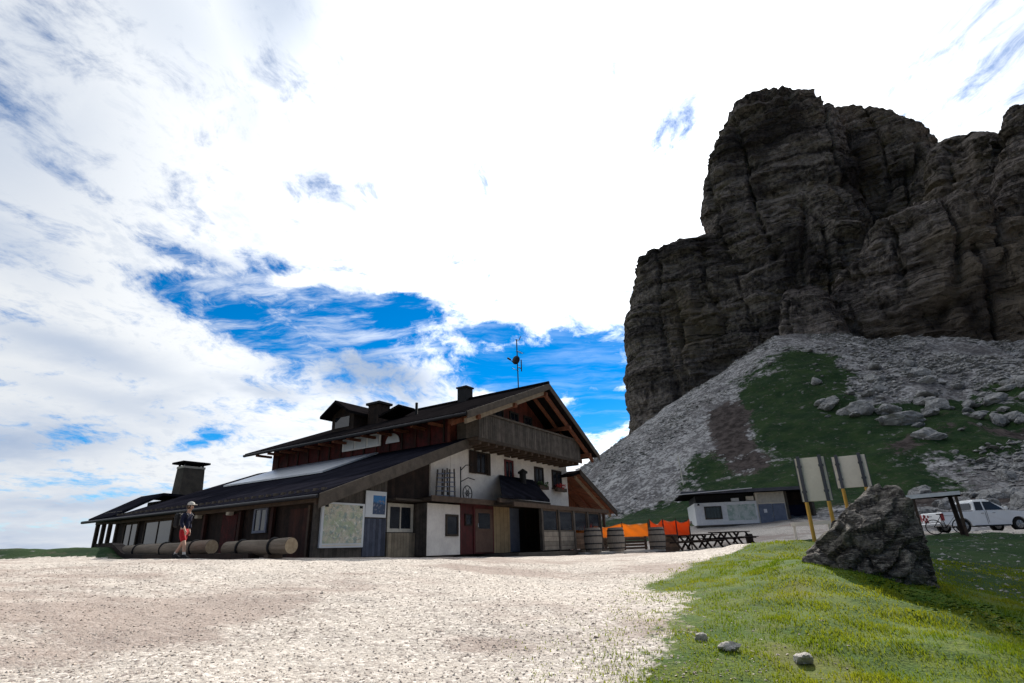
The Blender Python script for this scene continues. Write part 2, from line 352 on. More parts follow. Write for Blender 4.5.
_A[:_n, _n:] = np.c_[np.ones(_n), CP[:, :2]]; _A[_n:, :_n] = _A[:_n, _n:].T
_w = np.linalg.solve(_A, np.r_[CP[:, 2], 0, 0, 0])
SA = np.array([58.17, 116.26]); SB = np.array([97.19, 100.77])
def H(x, y):
    x = np.atleast_1d(np.asarray(x, float)); y = np.atleast_1d(np.asarray(y, float)); sh = x.shape
    x = x.ravel(); y = y.ravel(); out = np.empty(len(x))
    for i in range(0, len(x), 20000):
        xs, ys = x[i:i+20000], y[i:i+20000]
        r = np.hypot(xs, ys-15); k = np.minimum(1, 48/np.maximum(r, 1)); cx, cy = xs*k, 15+(ys-15)*k
        d = (cx[:, None]-CP[None, :, 0])**2+(cy[:, None]-CP[None, :, 1])**2
        b = _tps(d)@_w[:_n]+_w[_n]+_w[_n+1]*cx+_w[_n+2]*cy
        b = np.clip(b, -3, 6)
        # grass bank along the left edge of the yard
        b = b+.38*np.exp(-((ys-(21.0-.06*(xs+16)))/1.0)**2)*sstep(-13.2, -14.5, xs)
        # beyond the plateau the ground falls into the valley
        ey = np.interp(xs, [-400, -60, -20, 2, 20, 60, 300], [22, 26, 43, 60, 110, 300, 600])
        dd = np.maximum(0, ys-ey); dl = np.maximum(0, -xs-46); db = np.maximum(0, -ys-60); dr = np.maximum(0, xs-400)
        drop = .55*np.maximum(dd, np.maximum(dl, .3*db))
        b = b-260*(1-np.exp(-drop/260))
        # talus below the cliff
        ab = SB-SA; t = ((xs-SA[0])*ab[0]+(ys-SA[1])*ab[1])/(ab@ab); t = np.clip(t, 0, 5)
        px, py = SA[0]+t*ab[0], SA[1]+t*ab[1]; dist = np.hypot(xs-px, ys-py)
        tt = np.clip(t, 0, 1); k = .62-.18*tt; hz = 44.2-8.4*np.minimum(t, 1.4)+fbm(t*5, t*0+2, t*0, 3)*2.2*np.minimum(1, t*4)
        rough = fbm(xs*.045, ys*.045, 0*xs, 4)*1.1*np.minimum(1, dist/18)+fbm(xs*.3, ys*.3, 0*xs, 3)*(.22+.55*tt)
        cone = hz-k*dist+rough
        gull = fbm(xs*.05+9, ys*.05, 0*xs+3, 2); cone = cone-1.8*sstep(.1, .7, gull)*tt
        s = 2.5; m_ = np.maximum(b, cone); z = m_+s*.5*np.exp(-np.abs(b-cone)/s)*(cone > -40)*sstep(40, 56, np.hypot(xs, ys))
        z = z+fbm(xs*.8, ys*.8, 0*xs+5, 3)*.035*sstep(3, 10, np.hypot(xs, ys))
        # small hummocks in the turf right of the yard
        z = z+fbm(xs*.55, ys*.55, 0*xs+2, 3)*.10*sstep(.5, 3, xs-(.30*ys-1.5))*sstep(60, 30, ys)
        out[i:i+20000] = z
    return out.reshape(sh)
def h1(x, y): return float(H(x, y)[0])
# boundary of the gravel on the right side, as x for each y (the yard narrows into the road)
def masks(x, y, z):
    n = fbm(x*.25, y*.25, 0*x, 3)
    xr = np.interp(y, [0, 5, 7.5, 9, 11.7, 15.3, 18.2, 20, 24, 30], [.9, 1.15, 1.6, 1.95, 2.6, 4.4, 8.0, 10, 13.5, 40])
    d = xr-x
    w_ = np.interp(y, [0, 6, 9, 14, 20], [2.6, 2.6, 2.0, 1.2, 1.2]); gravel = sstep(-1, 1, (d+n*.6-.1)/w_)
    # grass between the yard and the parking road
    road = sstep(-1.2, 1.2, (y-(41-.56*x))+n)*sstep(66, 60, y)           # pale road running to the pickup
    right = (x > np.interp(y, [18, 24, 30, 40], [9, 12, 14, 16]))
    gravel = np.where(right, road, gravel)
    gravel = gravel*sstep(-13.4, -12.2, x+np.clip((19.9-y)*8, -30, 30)*0-0*y+np.where(y < 19.7, 9, 0))
    r = np.hypot(x, y)
    slope = sstep(50, 62, y+.25*x)*(x > -5)
    slope = np.where(x > 22, sstep(36, 43, r-.0*x), slope)
    gravel = gravel*sstep(44, 40, y+n*2-np.clip((x-11)*3, 0, 9)+0*x)*(1-sstep(.3, .8, (z-4.2)/2))
    gravel = np.where((x > 23) & (y > 37.5), 0, gravel)
    az = np.degrees(np.arctan2(x, y)); el = np.degrees(np.arctan2(z-1.6, r))
    return gravel, slope, az, el
def gauss(x, y, cx, cy, rx, ry, rot=0):
    c, s = math.cos(rot), math.sin(rot); dx, dy = x-cx, y-cy
    return np.exp(-(((dx*c+dy*s)/rx)**2+((-dx*s+dy*c)/ry)**2))
def _tf(x, y):
    t = 0*x
    for cx, cy, rx, ry, rot, k in TURF: t = np.maximum(t, k*gauss(x, y, cx, cy, rx, ry, rot))
    return t
def terrain():
    az = np.r_[np.linspace(-62, 62, 620), np.linspace(62, 298, 120)[1:-1]]*PI/180
    r = np.r_[np.linspace(.3, 6, 16), np.geomspace(6.1, 60, 300), np.linspace(60.6, 175, 190), np.geomspace(178, 2600, 50)]
    A_, R_ = np.meshgrid(az, r); X = R_*np.sin(A_); Y = R_*np.cos(A_); Z = H(X, Y)
    X0, Y0, Z0 = X.ravel(), Y.ravel(), Z.ravel()
    gr, sl, azd, el = masks(X0, Y0, Z0)
    V = np.c_[X0, Y0, Z0]; V = np.vstack([V, [0, 0, h1(0, 0)]])
    na, nr = len(az), len(r)
    i, j = np.meshgrid(np.arange(nr-1), np.arange(na), indexing='ij'); j2 = (j+1) % na
    F = np.c_[(i*na+j).ravel(), (i*na+j2).ravel(), ((i+1)*na+j2).ravel(), ((i+1)*na+j).ravel()]
    # which part of the slope is scree, turf or bare earth (a property of the hillside, by plan position)
    dA = np.hypot(X0-SA[0], Y0-SA[1])
    ab = (SB-SA)/np.linalg.norm(SB-SA); along = (X0-SA[0])*ab[0]+(Y0-SA[1])*ab[1]; down = -(Y0-SA[1])*ab[0]+(X0-SA[0])*ab[1]
    scree = sl.copy()
    turf = np.zeros_like(scree); earth = np.zeros_like(scree)
    for cx, cy, rx, ry, rot, k in TURF: turf = np.maximum(turf, k*gauss(X0, Y0, cx, cy, rx, ry, rot))
    for cx, cy, rx, ry, rot, k in EARTH: earth = np.maximum(earth, k*gauss(X0, Y0, cx, cy, rx, ry, rot))
    turf = np.clip(turf, 0, 1)*sl; turf = np.maximum(turf, sstep(-12.5, -13.5, X0)*sstep(18.6, 19.6, Y0)); turf = np.maximum(turf, sstep(36, 40, Y0)); turf = np.maximum(turf, sstep(13.5, 17, np.hypot(X0, Y0))*sstep(8.8, 10.2, X0+.3*(15-Y0)*(Y0 < 15))); turf = np.where(sl > .2, np.clip(turf*(sl > .2)*0+turf*0+_tf(X0, Y0), 0, 1), turf); earth = np.clip(earth, 0, 1)*sl
    dark = (X0 > 9.5)*sstep(16, 22, np.hypot(X0, Y0))*(1-sl)*.0
    ats = {'gravel': gr, 'scree': scree, 'turf': turf, 'earth': earth}
    fc = F.mean(1).astype(int)
    gF = gr[F[:, 0]] > .5; sF = (sl[F[:, 0]] > .5) & ~gF
    cf = np.array([[nr*na, j, (j+1) % na] for j in range(na)])
    for name, sel, extra in (('gravel_yard', gF, False), ('talus_slope', sF, False), ('ground', ~(gF | sF), True)):
        f = F[sel]; used = np.unique(f); remap = np.full(len(V), -1); remap[used] = np.arange(len(used))
        me = np_mesh(name, V[used], remap[f], M['ground'], True)
        u = np.minimum(used, len(X0)-1)
        for k, a in ats.items():
            at = me.attributes.new(k, 'FLOAT', 'POINT'); at.data.foreach_set('value', a[u].astype(np.float32))
        o = link(name, me); tag(o, kind='structure')
    # small disc under the viewer closes the sheet
    me = np_mesh('path', V[np.r_[0:na, nr*na]], np.array([[na, j, (j+1) % na] for j in range(na)]), M['ground'], True)
    at = me.attributes.new('gravel', 'FLOAT', 'POINT'); at.data.foreach_set('value', np.ones(na+1, np.float32))
    tag(link('path', me), kind='structure')
# patches of green on the slope: (x, y, rx, ry, rotation, weight), metres in plan
TURF = [(41, 78, 9, 22, -.30, 1.4), (51, 92, 6, 14, -.5, 1.1), (46, 66, 24, 9, .15, 1.25), (16, 62, 22, 9, 0, 1.3), (66, 52, 20, 6, -.5, .85), (30, 60, 14, 10, 0, 1.3), (24, 72, 6, 8, -.3, .8)]
EARTH = [(32, 83, 3.6, 12, -.35, 1.15), (29, 71, 4, 5, -.3, .8), (40, 46, 14, 4, -.4, 1.), (42, 62, 4, 3, .3, .8), (58, 60, 10, 2.5, -.5, .9)]
terrain()

# ------------------------------------------------------------------ cliffs: closed rock towers, bedded and cracked
def tower(name, r, rows, depth, amp=2.2, dz=.62, nseg=300, seed=0, tilt=0.):
    """rows: left and right profile as (z, x) lists in the tower's own frame"""
    Ls, Rs = [np.array(sorted(q)) for q in rows]; ztop = max(Ls[-1, 0], Rs[-1, 0])
    Z = np.arange(-10, ztop+.01, dz); n = len(Z)
    L = np.interp(Z, Ls[:, 0], Ls[:, 1]); R = np.interp(Z, Rs[:, 0], Rs[:, 1])
    th = np.linspace(0, 2*PI, nseg, endpoint=False)
    # superellipse cross-section in (along, depth)
    e = .55; cx = np.sign(np.cos(th))*np.abs(np.cos(th))**e; cy = np.sign(np.sin(th))*np.abs(np.sin(th))**e
    TH, ZZ = np.meshgrid(th, Z); C0 = (L+R)[:, None]/2; W0 = np.maximum((R-L)[:, None]/2, .6)
    top = np.clip((ztop-ZZ)/6, 0.1, 1)**.5
    X = C0+W0*cx[None]; Yd = depth*np.minimum(1, .4+W0/18)*cy[None]*top
    nx, ny = cx[None]+0*X, cy[None]+0*X; nl = np.hypot(nx, ny); nx, ny = nx/nl, ny/nl
    # displacement
    zz = ZZ+fbm(X*.03+seed, Yd*.03, ZZ*.03, 3)*4+X*tilt
    beds = fbm(X*.015+seed, Yd*.015, zz*.22, 4, .6); ledge = np.round(beds*3)/3*.5+beds*.5
    th_b = fbm(X*.01, Yd*.01+seed, zz*.8, 3, .6)
    crack = 1-np.abs(fbm(X*.075+seed*3, Yd*.075, ZZ*.012, 3)); crack = sstep(.86, 1.0, crack)
    big = fbm(X*.045+seed, Yd*.045, ZZ*.03, 4); blk = fbm(X*.22+seed, Yd*.22, ZZ*.16, 4, .6); bq = fbm(X*.11+seed, Yd*.11, zz*.13, 3, .5); blk = blk*.5+np.round(bq*4)/4*1.5
    sb = X*.9+Yd*.55+fbm(X*.05+seed, Yd*.05, ZZ*.05, 3)*5; row = np.floor(zz/3.1+.35*fbm(X*.04, Yd*.04, zz*.02+seed, 2)); colm = np.floor(sb/5.2+(row % 2)*.5+.3*pnoise(row*.7, seed, 0))
    cell = pnoise(row*.73+.31, colm*.61+.17, seed*1.7)
    row2 = np.floor(zz/1.25+.2*pnoise(X*.1, Yd*.1, seed)); col2 = np.floor(sb/2.3+(row2 % 2)*.5); cell2 = pnoise(row2*.77+.31, col2*.67+.17, seed*2.7)
    disp = amp*(.95*cell+.38*cell2)-.35*amp+amp*(.75*ledge+.35*th_b-1.25*crack+1.1*big+.3*blk)
    side = np.clip(np.abs(ny), .35, 1)
    X = X+nx*disp*side; Yd = Yd+ny*disp
    ZZ = ZZ+fbm(X*.15, Yd*.15, ZZ*.15+seed, 3)*.6
    return X, Yd, ZZ, th
def cliff(name, parts):
    for i, (r, azc, rows, depth, amp, seed, tilt) in enumerate(parts):
        X, D, Z, th = tower(name, r, rows, depth, amp, seed=seed, tilt=tilt)
        ca, sa = math.cos(azc), math.sin(azc)
        # plan frame: along = right of the bearing azc, depth = along the bearing
        r_ = r+depth*.7; WX = X*ca+(r_+D)*sa; WY = -X*sa+(r_+D)*ca
        n, k = X.shape; V = np.c_[WX.ravel(), WY.ravel(), Z.ravel()]
        ii, jj = np.meshgrid(np.arange(n-1), np.arange(k), indexing='ij'); j2 = (jj+1) % k
        F = np.c_[(ii*k+jj).ravel(), (ii*k+j2).ravel(), ((ii+1)*k+j2).ravel(), ((ii+1)*k+jj).ravel()]
        # roof fan as quads with doubled centre
        c = [V[-k:].mean(0)+[0, 0, .4]]; V = np.vstack([V, c]); t = np.arange(k)
        me = bpy.data.meshes.new(name)
        faces = F.tolist()+[[(n-1)*k+a, (n-1)*k+(a+1) % k, n*k] for a in t]
        me.from_pydata(V.tolist(), [], faces); me.materials.append(M['cliff'])
        for p in me.polygons: p.use_smooth = False
        o = link(name, me); tag(o, CL[i], 'cliff', kind='structure')
CL = ['dark lower shelf of the mountain at its left edge', 'tall dark summit block of the mountain', 'leaning summit slab right of the crack',
      'broken shoulder right of the summit', 'pointed pinnacle at the right edge', 'rock buttress above the tip of the scree cone', 'long broken rock face above the boulder slope', 'rock face beyond the right edge']
#CLIFFDATA
CLIFFS = [
 (165, 0.4329, ([(94.9, -12.6), (94.4, -15.8), (93.7, -21.0), (92.8, -25.6), (91.3, -29.7), (88.7, -32.7), (82.4, -33.7), (78.6, -35.7), (65.8, -37.7), (49.6, -40.0), (34.1, -40.4), (22.3, -40.4), (8.4, -39.6), (-10.0, -39.6)], [(94.9, -11.1), (81.9, 31.6), (79.7, 34.7), (77.2, 36.8), (75.2, 37.3), (73.2, 36.8), (70.6, 36.2), (65.5, 35.0), (62.2, 34.3), (51.9, 31.9), (38.8, 28.9), (26.4, 26.0), (16.8, 23.8), (5.3, 21.2), (-10.0, 21.2)]), 22, 1.9, 1, 0.0),
 (160, 0.4964, ([(135.4, 4.6), (135.0, 0.7), (132.9, -3.3), (128.4, -7.4), (122.4, -11.7), (118.7, -12.3), (115.1, -14.7), (109.3, -17.4), (102.5, -19.3), (96.8, -19.8), (93.5, -18.5), (81.3, -19.4), (68.6, -21.3), (-10.0, -21.3)], [(135.4, 6.1), (128.3, 18.5), (124.5, 21.5), (119.5, 24.1), (113.3, 24.8), (106.5, 24.3), (103.0, 24.5), (98.9, 24.6), (93.1, 24.3), (86.6, 24.3), (81.7, 24.1), (79.4, 23.6), (68.9, 22.6), (57.6, 22.3), (-10.0, 22.3)]), 17, 2.0, 2, 0.0),
 (172, 0.637, ([(133.2, -2.2), (130.7, -2.2), (128.0, -1.6), (125.6, -1.5), (120.9, -1.4), (116.2, -1.3), (111.1, -1.3), (100.6, -2.0), (81.1, -4.1), (63.2, -7.0), (-10.0, -7.0)], [(133.2, -0.7000000000000002), (132.2, -0.7), (124.3, 8.4), (118.1, 15.1), (114.7, 17.2), (108.8, 20.0), (104.1, 21.1), (99.4, 21.1), (90.2, 19.9), (73.5, 15.7), (56.9, 13.7), (-10.0, 13.7)]), 14, 1.8, 3, 0.0),
 (158, 0.7581, ([(98.2, 0.1), (96.9, -1.9), (93.8, -3.9), (89.4, -5.4), (82.3, -6.1), (70.2, -11.1), (48.7, -19.4), (-10.0, -19.4)], [(98.2, 1.6), (92.1, 9.6), (88.9, 11.0), (84.9, 11.0), (80.2, 10.8), (73.2, 11.4), (59.8, 12.6), (39.9, 10.1), (-10.0, 10.1)]), 14, 2.2, 4, 0.0),
 (150, 0.8121, ([(95.3, 5.1), (92.7, 3.9), (87.2, 1.7), (81.9, -0.8), (77.6, -2.6), (66.5, -6.6), (40.7, -15.0), (-10.0, -15.0)], [(95.3, 6.6), (92.2, 9.2), (88.2, 10.1), (81.1, 10.7), (73.3, 13.0), (67.0, 15.4), (56.0, 14.9), (32.4, 12.8), (-10.0, 12.8)]), 13, 2.2, 5, 0.0),
 (131, 0.5442, ([(57.8, -6.0), (56.5, -7.5), (52.8, -8.8), (47.0, -10.3), (42.3, -10.4), (37.4, -9.6), (29.7, -10.3), (-10.0, -10.3)], [(57.8, -4.5), (56.1, -0.2), (54.0, 1.1), (49.7, 2.6), (43.6, 3.9), (38.7, 5.6), (34.1, 7.2), (26.6, 8.8), (-10.0, 8.8)]), 8, 1.2, 6, 0.0),
 (140, 0.6978, ([(74.7, -0.3), (72.3, -3.8), (69.3, -8.8), (64.4, -13.2), (59.8, -18.4), (54.6, -22.5), (48.1, -26.4), (38.9, -29.6), (32.0, -31.0), (-10.0, -31.0)], [(74.7, 1.2), (68.5, 12.3), (63.6, 15.0), (57.6, 18.0), (51.6, 19.2), (46.1, 19.7), (40.8, 20.3), (35.0, 19.9), (27.4, 20.2), (21.9, 21.0), (-10.0, 21.0)]), 12, 2.0, 7, 0.02),
 (150, 0.9112, ([(89.9, 5.9), (86.6, 0.5), (79.9, -4.5), (66.6, -11.4), (38.3, -20.9), (-10.0, -20.9)], [(89.9, 7.4), (85.1, 11.3), (74.4, 15.5), (62.1, 20.3), (46.3, 24.3), (23.8, 24.5), (-10.0, 24.5)]), 26, 3, 8, 0.0),
]
cliff('cliff', CLIFFS)
#ENDCLIFF


# ------------------------------------------------------------------ loose rock: boulders one by one, small stones as a mass
def ico(sub):
    bm = bmesh.new(); bmesh.ops.create_icosphere(bm, subdivisions=sub, radius=1)
    V = np.array([v.co[:] for v in bm.verts]); F = np.array([[v.index for v in f.verts] for f in bm.faces]); bm.free(); return V, F
def rock_mesh(name, seed, mat, sub=4, sq=(1, .8, .6), amp=.35, flat=True, facets=9):
    V, F = ico(sub); rg = np.random.default_rng(seed)
    D = V/np.linalg.norm(V, axis=1)[:, None]; R = np.full(len(V), 1.25)
    for _ in range(facets):                                       # cut by random planes: angular block
        n = rg.normal(size=3); n /= np.linalg.norm(n); R = np.minimum(R, rg.uniform(.6, .95)/np.maximum(D@n, .05))
    R = R*(1+amp*.35*fbm(D[:, 0]*2+seed, D[:, 1]*2, D[:, 2]*2, 4)+.03*pnoise(D[:, 0]*9, D[:, 1]*9, D[:, 2]*9+seed))
    P = D*R[:, None]*np.array(sq); me = np_mesh(name, P, F, mat, not flat); return me
bvar = [rock_mesh('boulder', 30+i, M['boulder'], 3, (1, rg_, hh)) for i, (rg_, hh) in enumerate([(.8, .55), (.7, .7), (.9, .5), (.6, .6), (.8, .8), (.75, .4)])]
BOULDERS = [  # az deg, distance, size, what singles it out

]
words = ['pale grey', 'broken grey', 'flat grey', 'slabby grey', 'blocky grey', 'low grey']
def boulder(x, y, s, i, label, group='boulders scattered over the slope below the cliff'):
    o = link('boulder', bvar[i % 6]); o.location = (x, y, h1(x, y)+s*.12); o.scale = (s, s*random.uniform(.8, 1.1), s*random.uniform(.8, 1.1))
    o.rotation_euler = (random.uniform(-.2, .2), random.uniform(-.2, .2), random.uniform(0, 6.28)); tag(o, label, 'boulder', group); return o
named = [  # placed boulders the eye picks out: (az, el-derived distance, size, label)
 (34.9, 84, 2.3, 'largest squarish boulder standing in the green turf above the sign boards'),
 (36.2, 78, 1.5, 'smaller pale boulder just below the squarish one in the turf'),
 (45.0, 60, 2.6, 'big rounded pale boulder on the slope right of the shelter'),
 (47.0, 52, 2.9, 'very large boulder directly above the roof of the white pickup'),
 (41.0, 56, 1.0, 'single bright stone lying in the turf above the rock outcrop'),
]
for k, (a, r, s, lb) in enumerate(named):
    a *= PI/180; boulder(r*math.sin(a), r*math.cos(a), s, k, lb, None)
rb = random.Random(5)
nb = 0
while nb < 285:
    a = rb.uniform(29, 54)*PI/180; r = rb.uniform(50, 120); x, y = r*math.sin(a), r*math.cos(a)
    dens = float(sstep(-.15, .45, fbm(x*.06, y*.06, 4, 3)))
    e = math.degrees(math.atan2(h1(x, y)-1.6, r)); 
    if a < 34*PI/180 and r < 85: continue
    if rb.random() > .25+dens: continue
    s = rb.uniform(.35, 1)**2.2*(1.35 if dens > .5 else .9)+.15
    place = 'high in the boulder field under the cliff foot' if e > 9 else ('in the middle of the boulder field' if e > 5.5 else 'low on the slope behind the parking place')
    size = 'large' if s > 1.1 else ('middling' if s > .6 else 'small')
    boulder(x, y, s, rb.randrange(6), f'{size} grey boulder lying {place}', f'{size} boulders {place}'); nb += 1

def scatter(name, pts, sizes, mat, seed, label, cat, sub=0, flat=.6, group=None):
    rg = np.random.default_rng(seed); V0, F0 = ico(1 if sub else 1)
    if not sub:
        V0 = np.array([(1,0,0),(-1,0,0),(0,1,0),(0,-1,0),(0,0,1),(0,0,-1),(.7,.7,.1),(-.6,.6,.3),(.5,-.7,.3)], float)[:6]
        F0 = np.array([(0,2,4),(2,1,4),(1,3,4),(3,0,4),(2,0,5),(1,2,5),(3,1,5),(0,3,5)])
    n = len(pts); nv = len(V0); jit = 1+rg.uniform(-.32, .32, (n, nv, 3))
    th = rg.uniform(0, 6.28, n); c, s = np.cos(th), np.sin(th)
    P = V0[None]*jit*np.stack([np.ones(n), rg.uniform(.6, 1, n), rg.uniform(flat*.5, flat, n)], 1)[:, None]
    tl = rg.uniform(-.5, .5, n); z = P[..., 2]*np.cos(tl)[:, None]+P[..., 0]*np.sin(tl)[:, None]
    X = P[..., 0]*c[:, None]-P[..., 1]*s[:, None]; Y = P[..., 0]*s[:, None]+P[..., 1]*c[:, None]
    V = np.stack([X, Y, z], -1)*sizes[:, None, None]+pts[:, None]
    F = F0[None]+(np.arange(n)*nv)[:, None, None]
    o = link(name, np_mesh(name, V.reshape(-1, 3), F.reshape(-1, 3), mat)); tag(o, label, cat, kind='stuff'); return o
# talus stones
rg = np.random.default_rng(21); n = 95000
az = np.radians(rg.uniform(5, 56, n)); r = rg.uniform(52, 135, n)**1.0; x, y = r*np.sin(az), r*np.cos(az); z = H(x, y)
gr, sl, _, _ = masks(x, y, z); tf = np.zeros(n)
for cx, cy, rx, ry, rot, k in TURF+EARTH: tf = np.maximum(tf, k*gauss(x, y, cx, cy, rx, ry, rot))
keep = (sl > .5) & (z > 3) & (rg.random(n) > tf*1.6) & (rg.random(n) < .35+fbm(x*.08, y*.08, 0*x, 3))
x, y, z = x[keep], y[keep], z[keep]; sz = .07+.38*rg.random(len(x))**4+np.where(x > 44, .55*rg.random(len(x))**3, 0)
scatter('talus_stones', np.c_[x, y, z], sz, M['boulder'], 1, 'countless small grey stones covering the scree', 'scree')
n = 2600; az = np.radians(rg.uniform(31, 54, n)); r = rg.uniform(15, 46, n); x, y = r*np.sin(az), r*np.cos(az); z = H(x, y)
sz = .02+.09*rg.random(n)**4; scatter('turf_stones', np.c_[x, y, z], sz, M['boulder'], 5, 'small stones lying in the shaded turf by the pickup', 'stones')
# loose gravel of the yard
n = 38000; az = np.radians(rg.uniform(-58, 30, n)); r = 4.6+12*rg.random(n)**1.25; x, y = r*np.sin(az), r*np.cos(az); z = H(x, y); gr, *_ = masks(x, y, z)
keep = (gr > rg.random(n)*.8+.02) | ((rg.random(n) < .10) & (r < 10) & (gr > .002)); x, y, z, r = x[keep], y[keep], z[keep], r[keep]
scatter('loose_gravel', np.c_[x, y, z+.002], (.005+.017*rg.random(len(x))**3+np.where(rg.random(len(x)) < .004, .03*rg.random(len(x)), 0)), M['pebble'], 2, 'loose broken pebbles strewn over the gravel yard', 'gravel')
# stones in the turf
for (x, y, s, sq, lb) in [(2.2, 6.75, .14, (1, .7, .55), 'flat pale wedge shaped stone in the foreground grass'), (2.85, 6.55, .12, (1, .75, .6), 'pale angular stone in the grass, right of the flat one'),
                     (2.02, 7.1, .07, (1, .8, .8), 'small whitish stone up left of the flat pale stone')]:
    o = link('stone', rock_mesh('stone', int(s*900), M['stone_pale'], 3, sq)); o.location = (x, y, h1(x, y)+s*.2); o.scale = (s,)*3; o.rotation_euler = (0, .15, s*9); tag(o, lb, 'stone')
# grass: short alpine turf in blades
def grass():
    n = 190000; az = np.radians(rg.uniform(-2, 52, n)); r = 4.5+18*rg.random(n)**1.4; x, y = r*np.sin(az), r*np.cos(az)
    z = H(x, y); gr, sl, *_ = masks(x, y, z)
    cl = fbm(x*1.6, y*1.6, 0*x, 4)
    keep = (gr < rg.random(n)**1.3*.95) & (sl < .3) & (rg.random(n) < .62+cl)
    x, y, z, r, cl, gr = [a[keep] for a in (x, y, z, r, cl, gr)]
    n = len(x); hgt = (.014+.022*rg.random(n)+.022*np.clip(cl, 0, 1))*(1-.5*gr)*(1+.02*r); wd = (.003+.004*rg.random(n))*(.6+r*.085)
    th = rg.uniform(0, 6.28, n); lean = rg.uniform(0, .9, n)*hgt; la = rg.uniform(0, 6.28, n)
    dx, dy = np.cos(th)*wd, np.sin(th)*wd; lx, ly = np.cos(la)*lean, np.sin(la)*lean
    V = np.stack([np.c_[x-dx, y-dy, z-.01], np.c_[x+dx, y+dy, z-.01], np.c_[x+lx*.4+dx*.6, y+ly*.4+dy*.6, z+hgt*.6], np.c_[x+lx, y+ly, z+hgt]], 1)
    F = np.array([(0, 1, 2, 3)])+(np.arange(n)*4)[:, None]
    me = np_mesh('meadow_grass', V.reshape(-1, 3), F, None)
    hue = (.5+.5*np.clip(fbm(x*.5, y*.5, 0*x+7, 3)*1.6, -1, 1))*.6+.4*rg.random(n)
    at = me.attributes.new('hue', 'FLOAT', 'POINT'); at.data.foreach_set('value', np.repeat(hue, 4).astype(np.float32))
    m, T, b = newmat('grass_blade'); a = T.new('ShaderNodeAttribute', attribute_name='hue').outputs['Fac']
    T.put(b.inputs['Base Color'], T.mix(a, (.060, .125, .008), (.19, .21, .02))); b.inputs['Roughness'].default_value = .7; b.inputs['Specular IOR Level'].default_value = .15
    tr = T.new('ShaderNodeBsdfTranslucent'); T.put(tr.inputs['Color'], T.mix(a, (.11, .20, .008), (.34, .34, .02)))
    ms = T.new('ShaderNodeMixShader'); ms.inputs[0].default_value = .45; T.l.new(b.outputs[0], ms.inputs[1]); T.l.new(tr.outputs[0], ms.inputs[2])
    T.l.new(ms.outputs[0], T.n['Material Output'].inputs[0]); me.materials.append(m)
    tag(link('meadow_grass', me), 'short green and yellowish alpine grass', 'grass', kind='stuff')
grass()
# leafy weeds along the shadow side of the turf
def weeds():
    n = 520; t = rg.random(n); x = 6.0+t*.9+rg.normal(0, .35, n); y = 10.2-t*3.2+rg.normal(0, .4, n); z = H(x, y)
    V = []; F = []
    for i in range(n):
        s = .02+.04*random.random(); a = random.uniform(0, 6.28); zz = z[i]+random.uniform(.01, .12)
        c, d = math.cos(a)*s, math.sin(a)*s; k = len(V)
        V += [(x[i]-c, y[i]-d, zz), (x[i]+d*.5, y[i]-c*.5, zz+s*.5), (x[i]+c, y[i]+d, zz+s*.3), (x[i]-d*.5, y[i]+c*.5, zz+s*.45)]; F.append((k, k+1, k+2, k+3))
    o = link('weed_patch', np_mesh('weed_patch', V, F, pm('weed_leaf', (.05, .11, .012), (.03, .07, .01), 5, .8, 0, spec=.05))); tag(o, 'low broad leaved weeds at the foot of the rock', 'weeds', kind='stuff')
weeds()

# ------------------------------------------------------------------ the big rock outcrop beside the sign boards
def outcrop():
    cx, cy = 6.62, 11.45; base = .15
    V, F = ico(6); D = V/np.linalg.norm(V, axis=1)[:, None]
    # outline of the outcrop in its own frame: u across the view, height profile with a low tail to the left
    ang = math.radians(30); ca, sa = math.cos(ang), math.sin(ang)
    R = np.full(len(V), 1.6); rgk = np.random.default_rng(8)
    for nrm, d in [((-.62, -.1, .78), 1.0), ((-.12, .1, 1), 1.52), ((.85, -.1, .5), 1.34), ((1, 0, 0), .94), ((-1, 0, -.05), 1.34), ((.1, -1, .18), .80), ((0, 1, .2), .85), ((.75, -.7, .1), .92), ((-.6, -.8, .35), .98), ((-.2, -.6, .8), 1.0), ((.9, -.2, -.4), 1.05)]:
        q = np.array(nrm, float); q /= np.linalg.norm(q); R = np.minimum(R, d/np.maximum(D@q, .04))
    R = np.minimum(R, 2.0); P = D*R[:, None]
    nz = lambda k, o, e=0: fbm(P[:, 0]*k+e, P[:, 1]*k, P[:, 2]*k, o)
    # slabs dipping to the left, broken by upright joints
    q = P@np.array([-.58, .10, .80]); st = (q*3.0+nz(1.0, 3)*.7) % 1
    q2 = P@np.array([.80, .25, .52]); st2 = (q2*1.7+nz(1.2, 3, 4)*.7) % 1
    q3 = P@np.array([.1, .95, .1]); blk = np.round(nz(2.6, 3, 7)*3)/3
    dsp = -.13*st**2-.09*sstep(.7, 1, np.abs(st2-.5)*2)+.10*nz(.9, 3, 3)+.05*blk+.018*nz(6, 4)
    P = P+D*dsp[:, None]
    P = P*np.array([1.0, 1.0, 1.0])*np.array([.96, 1, 1.13])+np.array([.06, 0, .76])
    X = P[:, 0]*ca+P[:, 1]*sa; Y = -P[:, 0]*sa+P[:, 1]*ca
    o = link('rock_outcrop', np_mesh('rock_outcrop', np.c_[X, Y, P[:, 2]], F, M['big_rock'])); o.location = (cx, cy, base)
    tag(o, 'man high dark jagged rock with slanting slabs in front of the sign boards', 'rock')
outcrop()

